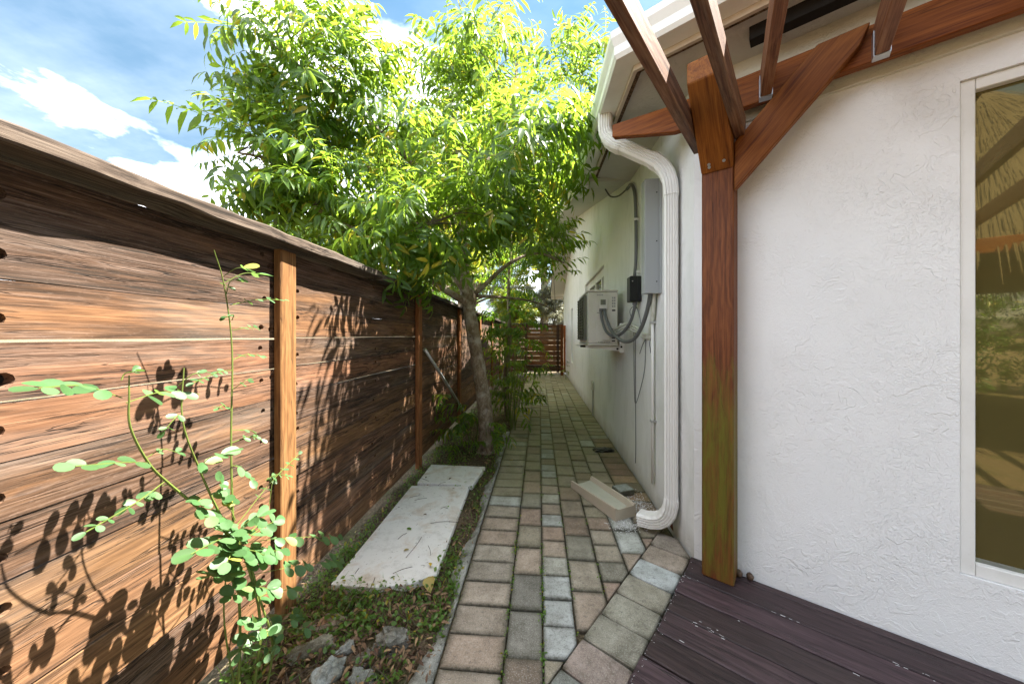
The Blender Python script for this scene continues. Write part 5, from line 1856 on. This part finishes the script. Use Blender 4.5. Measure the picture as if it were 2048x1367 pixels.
seedling(0.78, 10.0, 0.62, 'little green plant beside the garden tap', 6, 0.4, M_SHOOT, (0.0, 0.0))

# ------------------------------------------------------------------ round-leaved weed in front of the fence
F_, A_ = 683.0, R(4.6)
ca_, sa_ = math.cos(A_), math.sin(A_)


def on_plane(px, py, X):
    """the point on the upright plane x = X seen at that place in the photograph"""
    x = (px - 1024) / F_
    z = -(py - 671) / F_
    r_ = (x * ca_ - sa_, x * sa_ + ca_, z)
    t_ = X / r_[0]
    return Vector((X, r_[1] * t_, EYE + r_[2] * t_))


weed = thing('weed_plant', 'tall round leaved weed standing in front of the board fence', 'plant', (-1.03, 1.09, 0))
WX_ = -1.03


def wp(px, py, dx=0.0):
    p = on_plane(px, py, WX_)
    p.x += dx
    return p


bm = bmesh.new()


def stem(pts, r0, r1, k=5):
    sp = smooth_path(pts, k)
    tube_bm(bm, sp, [r0 + (r1 - r0) * i / (len(sp) - 1) for i in range(len(sp))], 6)
    return sp


base = Vector((-1.04, 1.10, -0.06))
stem([base, wp(480, 1240), wp(468, 1080), wp(462, 900), wp(464, 700), wp(448, 570), wp(428, 500)], 0.0048, 0.0012)
stem([base + Vector((0.03, 0.02, 0)), wp(505, 1240, 0.03), wp(470, 1090, 0.02), wp(430, 1030, 0.02), wp(388, 941, 0.02), wp(352, 840, 0.02), wp(355, 735, 0.02)], 0.0052, 0.0014)
stem([wp(470, 1090, 0.02), wp(400, 1018, 0.0), wp(336, 965, 0.0), wp(290, 925, 0.01), wp(246, 854, 0.02), wp(236, 790, 0.03), wp(236, 750, 0.03)], 0.0046, 0.0013)
stem([base + Vector((0.05, 0.05, 0)), wp(520, 1290, 0.05), wp(500, 1200, 0.04), wp(478, 1100, 0.03)], 0.0045, 0.003)
stem([base + Vector((-0.02, 0.03, 0)), wp(460, 1250, -0.02), wp(460, 1120, -0.01)], 0.003, 0.002)
stem([wp(470, 1090), wp(515, 1030, 0.03), wp(525, 960, 0.04)], 0.0025, 0.001)
stem([wp(490, 1340), wp(527, 1300, 0.05), wp(510, 1240, 0.06)], 0.002, 0.001)

# leaf stalks: (from, to, pairs, leaflet size, sideways swing)
stalks = [
    ((238, 795), (52, 775), 4, 0.040, 0.03), ((246, 805), (372, 785), 4, 0.036, 0.03), ((236, 760), (248, 742), 1, 0.02, 0.03),
    ((352, 830), (310, 860), 2, 0.022, 0.02), ((354, 770), (372, 745), 1, 0.02, 0.02), ((300, 925), (100, 930), 3, 0.034, 0.01), ((290, 915), (345, 905), 2, 0.02, 0.01),
    ((388, 941), (400, 905), 2, 0.052, 0.03), ((330, 962), (150, 1062), 5, 0.022, 0.0), ((340, 968), (300, 985), 1, 0.03, 0.0), ((400, 1015), (350, 1000), 2, 0.035, 0.02),
    ((468, 1070), (335, 1105), 4, 0.050, 0.03), ((466, 1060), (375, 1030), 4, 0.042, 0.02), ((470, 1085), (650, 1072), 6, 0.046, 0.05), ((485, 1150), (655, 1120), 6, 0.050, 0.06),
    ((480, 1160), (395, 1150), 4, 0.042, 0.03), ((470, 1090), (540, 1040), 4, 0.044, 0.05), ((466, 1050), (590, 908), 6, 0.022, 0.04), ((470, 1080), (430, 1060), 4, 0.05, 0.05),
    ((468, 1040), (430, 960), 4, 0.036, 0.02), ((490, 1210), (540, 1175), 3, 0.044, 0.05), ((470, 1100), (500, 1110), 3, 0.05, 0.06), ((525, 960), (548, 950), 3, 0.022, 0.04),
    ((464, 740), (380, 765), 5, 0.020, 0.0), ((464, 720), (516, 712), 3, 0.020, 0.0), ((463, 885), (528, 880), 4, 0.020, 0.0), ((463, 860), (520, 875), 3, 0.018, 0.0), ((465, 660), (505, 655), 3, 0.018, 0.0),
    ((463, 780), (482, 760), 2, 0.024, 0.0), ((462, 820), (440, 815), 2, 0.02, 0.0), ((458, 610), (562, 600), 4, 0.022, 0.01), ((452, 590), (475, 560), 2, 0.024, 0.0), ((446, 565), (498, 548), 2, 0.048, 0.02), ((444, 552), (455, 535), 1, 0.045, 0.02), ((464, 640), (450, 635), 2, 0.018, 0.0),
    ((462, 930), (500, 965), 3, 0.034, 0.02), ((461, 1000), (440, 990), 3, 0.04, 0.02), ((495, 1235), (462, 1245), 2, 0.04, 0.04), ((515, 1260), (545, 1235), 2, 0.042, 0.06), ((480, 1270), (455, 1300), 2, 0.035, 0.03), ((468, 1090), (400, 1120), 4, 0.046, 0.05), ((475, 1110), (530, 1100), 4, 0.046, 0.07), ((460, 1075), (480, 1030), 3, 0.046, 0.03), ((500, 1180), (440, 1190), 3, 0.04, 0.06),
]
for k in range(8):
    cx_, cy_ = random.uniform(425, 560), random.uniform(1020, 1190)
    stalks.append(((474 + random.uniform(-14, 14), cy_ + random.uniform(0, 50)), (cx_, cy_), 3, random.uniform(0.036, 0.052), random.uniform(0.0, 0.09)))
for k in range(7):
    cx_, cy_ = random.uniform(430, 575), random.uniform(1215, 1350)
    stalks.append(((490 + random.uniform(-12, 16), cy_ + random.uniform(10, 50)), (cx_, cy_), 2, random.uniform(0.028, 0.045), random.uniform(0.02, 0.1)))
leaf_list = []
for (a_, b_, n, sz, sw) in stalks:
    p0 = wp(a_[0], a_[1], sw * 0.3)
    p1 = wp(b_[0], b_[1], sw + random.uniform(-0.03, 0.05))
    md = p0.lerp(p1, 0.5) + Vector((random.uniform(-0.01, 0.02), 0, random.uniform(0.005, 0.02)))
    sp = smooth_path([p0, md, p1], 5)
    tube_bm(bm, sp, [0.0014] * len(sp), 4)
    for k in range(n):
        f = (0.35 + 0.62 * k / max(1, n - 1)) if n > 1 else 0.95
        q_ = sp[min(int(f * (len(sp) - 1)), len(sp) - 2)]
        d = (sp[-1] - sp[0]).normalized()
        for sd in (-1, 1):
            side = d.cross(Vector((0.4, 0, 1))).normalized() * sd
            dirl = (side * 0.9 + d * 0.45 + Vector((random.uniform(-0.1, 0.5), random.uniform(-0.2, 0.2), random.uniform(-0.55, 0.15)))).normalized()
            leaf_list.append((q_, dirl, sz * random.uniform(0.8, 1.15)))
    leaf_list.append((sp[-1], (sp[-1] - sp[-2]).normalized(), sz))
link('stem', bm_mesh(bm, 'stem'), M_STEM, weed)


def round_leaf(seed):
    rr = random.Random(seed)
    bm = bmesh.new()
    n = 12
    V, F = [(0, 0, 0), (0.5, 0, -0.02), (1.0, 0, -0.08)], []
    ring = []
    for k in range(n):
        a_ = -math.pi + 2 * math.pi * (k + 0.5) / n
        x = 0.52 + 0.5 * math.cos(a_)
        wv = 0.36 * (0.72 + 0.38 * x)
        y = wv * math.sin(a_) * 1.05
        ring.append((x, y, 0.16 * abs(y) - 0.08 * x * x + rr.uniform(-0.01, 0.01)))
    V = [(0.0, 0, 0)] + ring + [(0.55, 0, -0.045)]
    c = len(V) - 1
    F = [(c, 1 + k, 1 + (k + 1) % n) for k in range(n)]
    V = V[1:]
    F = [(a_ - 1, b_ - 1, d_ - 1) for a_, b_, d_ in F]
    return tri_mesh('leaflet', V, F)


RLM = [round_leaf(k) for k in range(4)]
leaf_list.sort(key=lambda e: -e[2])
rest = []
for k, (p, d, s_) in enumerate(leaf_list):
    up = Vector((0.55, 0.1, 0.8)) + Vector((random.gauss(0, 0.3), random.gauss(0, 0.3), 0))
    if abs(d.dot(up.normalized())) > 0.95:
        up = Vector((1, 0, 0.2))
    m = basis(p, d, up) @ Matrix.Diagonal((s_, s_, s_, 1))
    if k < 290:
        link('leaflet', RLM[k % 4], M_WEED, weed, m)
    else:
        rest.append((k % 4, m))
if rest:
    def tv(me):
        V = np.zeros(len(me.vertices) * 3)
        me.vertices.foreach_get('co', V)
        return V.reshape(-1, 3), np.array([list(p.vertices) for p in me.polygons])
    link('small_leaves', scatter_mesh('small_leaves', [tv(m) for m in RLM], rest), M_WEED, weed, kind='stuff')

# ------------------------------------------------------------------ weeds, litter
def on_slab(x, y):
    return (-1.05 < x < -0.57 and 1.72 < y < 2.79) or (-1.04 < x < -0.54 and 2.88 < y < 3.24)


Vb = np.array([(0, -1, 0), (0, 1, 0), (0.45, 0.75, 0.55), (0.45, -0.75, 0.55), (1.0, 0, 0.85)], dtype=float)
Fb = np.array([(0, 1, 2), (0, 2, 3), (3, 2, 4)])
Vc, Fc_ = leaflet(1.0, 0.62, 0.25, 0.3, 3)
gm = []
for i in range(15000):
    y = random.choice((random.uniform(0.75, 3.9), random.uniform(1.1, 2.0), random.uniform(0.9, 6.5)))
    x = random.uniform(-1.19, -0.41)
    if on_slab(x, y):
        continue
    dens = 0.5 + 0.5 * math.sin(x * 11 + 2) * math.sin(y * 7.0) + (0.35 if y > 1.45 and y < 1.75 else 0) + (0.3 if x < -1.05 else 0) - (0.45 if y < 1.4 and x > -0.8 else 0)
    if random.random() > dens:
        continue
    az = random.uniform(0, 6.28)
    if random.random() < 0.5:
        l_ = random.uniform(0.03, 0.10)
        m = Matrix.Translation((x, y, -0.045)) @ Matrix.Rotation(az, 4, 'Z') @ Matrix.Diagonal((l_ * 0.7, random.uniform(0.0012, 0.0028), l_ * random.uniform(0.5, 1.1), 1))
        gm.append((0, m))
    else:
        s_ = random.uniform(0.012, 0.03)
        m = Matrix.Translation((x, y, random.uniform(-0.03, 0.02))) @ Euler((random.gauss(0, 0.4), random.gauss(0, 0.4), az)).to_matrix().to_4x4() @ Matrix.Diagonal((s_, s_, s_, 1))
        gm.append((1, m))
# tufts in the paver joints
for i in range(120):
    ci = random.choice((0, 0, 1, 1, 1, 2, 3))
    x = cols[ci][1]
    y = random.choice((random.uniform(1.2, 2.1), random.uniform(1.2, 3.2)))
    if (x - P0.x) * DW.x + (y - P0.y) * DW.y > SOLD_L - 0.02:
        continue
    for k in range(random.randint(3, 10)):
        s_ = random.uniform(0.007, 0.016)
        m = Matrix.Translation((x + random.gauss(0, 0.006), y + random.gauss(0, 0.012), random.uniform(-0.006, 0.008))) @ Euler((random.gauss(0, 0.5), random.gauss(0, 0.5), random.uniform(0, 6.28))).to_matrix().to_4x4() @ Matrix.Diagonal((s_, s_, s_, 1))
        gm.append((1, m))
link('weeds', scatter_mesh('weeds', [(Vb, Fb), (Vc, Fc_)], gm), M_GRASS, kind='stuff')
lm = []
Vl, Fl = leaflet(1.0, 0.34, 0.35, 0.5, 3)
for i in range(5200):
    y = random.choice((random.uniform(0.75, 4.2), random.uniform(1.0, 1.7), random.uniform(0.9, 8.5)))
    x = random.uniform(-1.19, -0.41)
    if on_slab(x, y) and random.random() < 0.985:
        continue
    zb = 0.016 if on_slab(x, y) else random.uniform(-0.04, 0.004)
    s_ = random.uniform(0.012, 0.045)
    m = Matrix.Translation((x, y, zb)) @ Euler((random.gauss(0, 0.45), random.gauss(0, 0.35), random.uniform(0, 6.28))).to_matrix().to_4x4() @ Matrix.Diagonal((s_, s_, s_, 1))
    lm.append((0, m))
link('leaf_litter', scatter_mesh('leaf_litter', [(Vl, Fl)], lm), M_LITTER, kind='stuff')
# twigs in the mulch
bm = bmesh.new()
for i in range(90):
    x, y = random.uniform(-1.1, -0.45), random.uniform(0.9, 3.0)
    if on_slab(x, y) and random.random() < 0.85:
        continue
    az, l_ = random.uniform(0, 6.28), random.uniform(0.05, 0.2)
    a_ = Vector((x, y, 0.018 if on_slab(x, y) else -0.005))
    b_ = a_ + Vector((math.cos(az) * l_, math.sin(az) * l_, random.uniform(0, 0.03)))
    tube_bm(bm, smooth_path([a_, a_.lerp(b_, 0.5) + Vector((random.uniform(-0.01, 0.01), random.uniform(-0.01, 0.01), 0.006)), b_], 3), 0.0015, 4)
link('twig_litter', bm_mesh(bm, 'twig_litter'), M_TWIG, kind='stuff')


def fallen(p, rot, s_, wd, mat, lab, curl=0.4, grp=None):
    V, F = leaflet(1.0, wd, curl, 0.35, 4)
    o = link('fallen_leaf', tri_mesh('fallen_leaf', V, F), mat, mw=Matrix.Translation(p) @ Euler(rot).to_matrix().to_4x4() @ Matrix.Diagonal((s_, s_, s_, 1)))
    tag(o, lab, 'leaf', grp)


fallen((-0.585, 1.475, 0.05), (0.3, 1.1, 0.8), 0.055, 0.35, M_YLEAF, 'bright yellow curled leaf standing in the mulch')
fallen((-0.57, 1.72, 0.03), (0.2, 0.1, -1.2), 0.075, 0.85, M_OLEAF, 'broad olive yellow leaf at the near corner of the long slab')
fallen((-0.585, 1.80, 0.03), (0.2, -0.2, 2.0), 0.04, 0.5, M_YLEAF, 'small orange yellow leaf on the corner of the long slab')
fallen((-0.79, 1.93, 0.02), (0.0, 0.0, 0.9), 0.06, 0.3, M_OLEAF, 'narrow curled leaf near the middle of the long slab')
fallen((-0.97, 1.42, 0.0), (0.3, -0.1, 1.1), 0.09, 0.42, M_BLEAF, 'large pinkish brown dry leaf at the foot of the fence post')
fallen((-0.86, 2.15, 0.02), (0.2, 0.0, 0.4), 0.045, 0.5, M_GRASS, 'small green leaf on the near half of the long slab')
fallen((-0.66, 2.45, 0.02), (0.1, 0.0, 2.4), 0.05, 0.5, M_GRASS, 'small green leaf on the far half of the long slab')
fallen((-0.27, 3.45, 0.012), (0.1, 0.0, 2.4), 0.05, 0.45, M_YLEAF, 'small yellow leaf lying on the pavers')

# ------------------------------------------------------------------ yard behind the viewer, seen in the window glass
hut = thing('thatched_hut', 'palm thatched hut reflected in the bronze window', 'hut', (-0.9, -4.9, 0))
hc_ = Vector((-0.9, -4.9, 0))
for dx, dy in ((-1.9, -1.9), (1.9, -1.9), (-1.9, 1.9), (1.9, 1.9)):
    link('post', tube_me('post', [hc_ + Vector((dx, dy, -0.05)), hc_ + Vector((dx, dy, 2.6))], 0.085, 10), M_TWIG, hut)
for sg in (-1, 1):
    beam('beam', hc_ + Vector((-2.2, 1.9 * sg, 2.45)), hc_ + Vector((2.2, 1.9 * sg, 2.45)), 0.1, 0.15, M_RAFTER, hut)
bm = bmesh.new()
bmesh.ops.create_cone(bm, cap_ends=False, segments=24, radius1=3.3, radius2=0.15, depth=2.9, matrix=Matrix.Translation(hc_ + Vector((0, 0, 3.6))))
link('roof', bm_mesh(bm, 'roof'), M_THATCH, hut)
tm = []
Vt = np.array([(0, -1, 0), (0, 1, 0), (1, 0.4, 0), (1, -0.4, 0)], dtype=float)
for i in range(7000):
    az = random.uniform(0, 6.28)
    f = random.random() ** 0.6
    rr_ = 0.2 + 3.15 * f
    z = 5.05 - 2.92 * f
    d = Vector((math.cos(az), math.sin(az), -1.0))
    tm.append((0, basis(hc_ + Vector((math.cos(az) * rr_, math.sin(az) * rr_, z)), d) @ Matrix.Diagonal((random.uniform(0.3, 0.6), 0.005, 1, 1))))
link('thatch', scatter_mesh('thatch', [(Vt, Fq)], tm), M_THATCH, hut, kind='stuff')
far_tree(-5.5, -9.0, 5.0, 2.6, 'dark garden tree behind the viewer, reflected in the window', M_LEAFD, 0.15, 80, seed=20, scale=1.8, low=0.2)
far_tree(0.5, -11.0, 5.0, 2.8, 'second garden tree behind the viewer, reflected in the window', M_LEAFD, 0.15, 80, seed=21, scale=1.8, low=0.2)

random.seed(5)
hedge = thing('hedge', 'added hedge behind the viewer, reflected in the window', 'hedge', (-1, -9.5, 0))
hm = []  # foliage added to block the bright horizon in the glass
for i in range(2600):
    p = Vector((random.uniform(-10, 8), -9.6 + random.gauss(0, 0.25), random.uniform(0, 2.5)))
    d = Vector((random.gauss(0, 0.5), random.gauss(0.4, 0.4), random.gauss(0.1, 0.5)))
    hm.append((random.randrange(3), frond_mat(p, d, random.gauss(0, 0.6), random.uniform(0.9, 1.5))))
link('foliage', scatter_mesh('foliage', FRL, hm), M_LEAFD, hedge, kind='stuff')
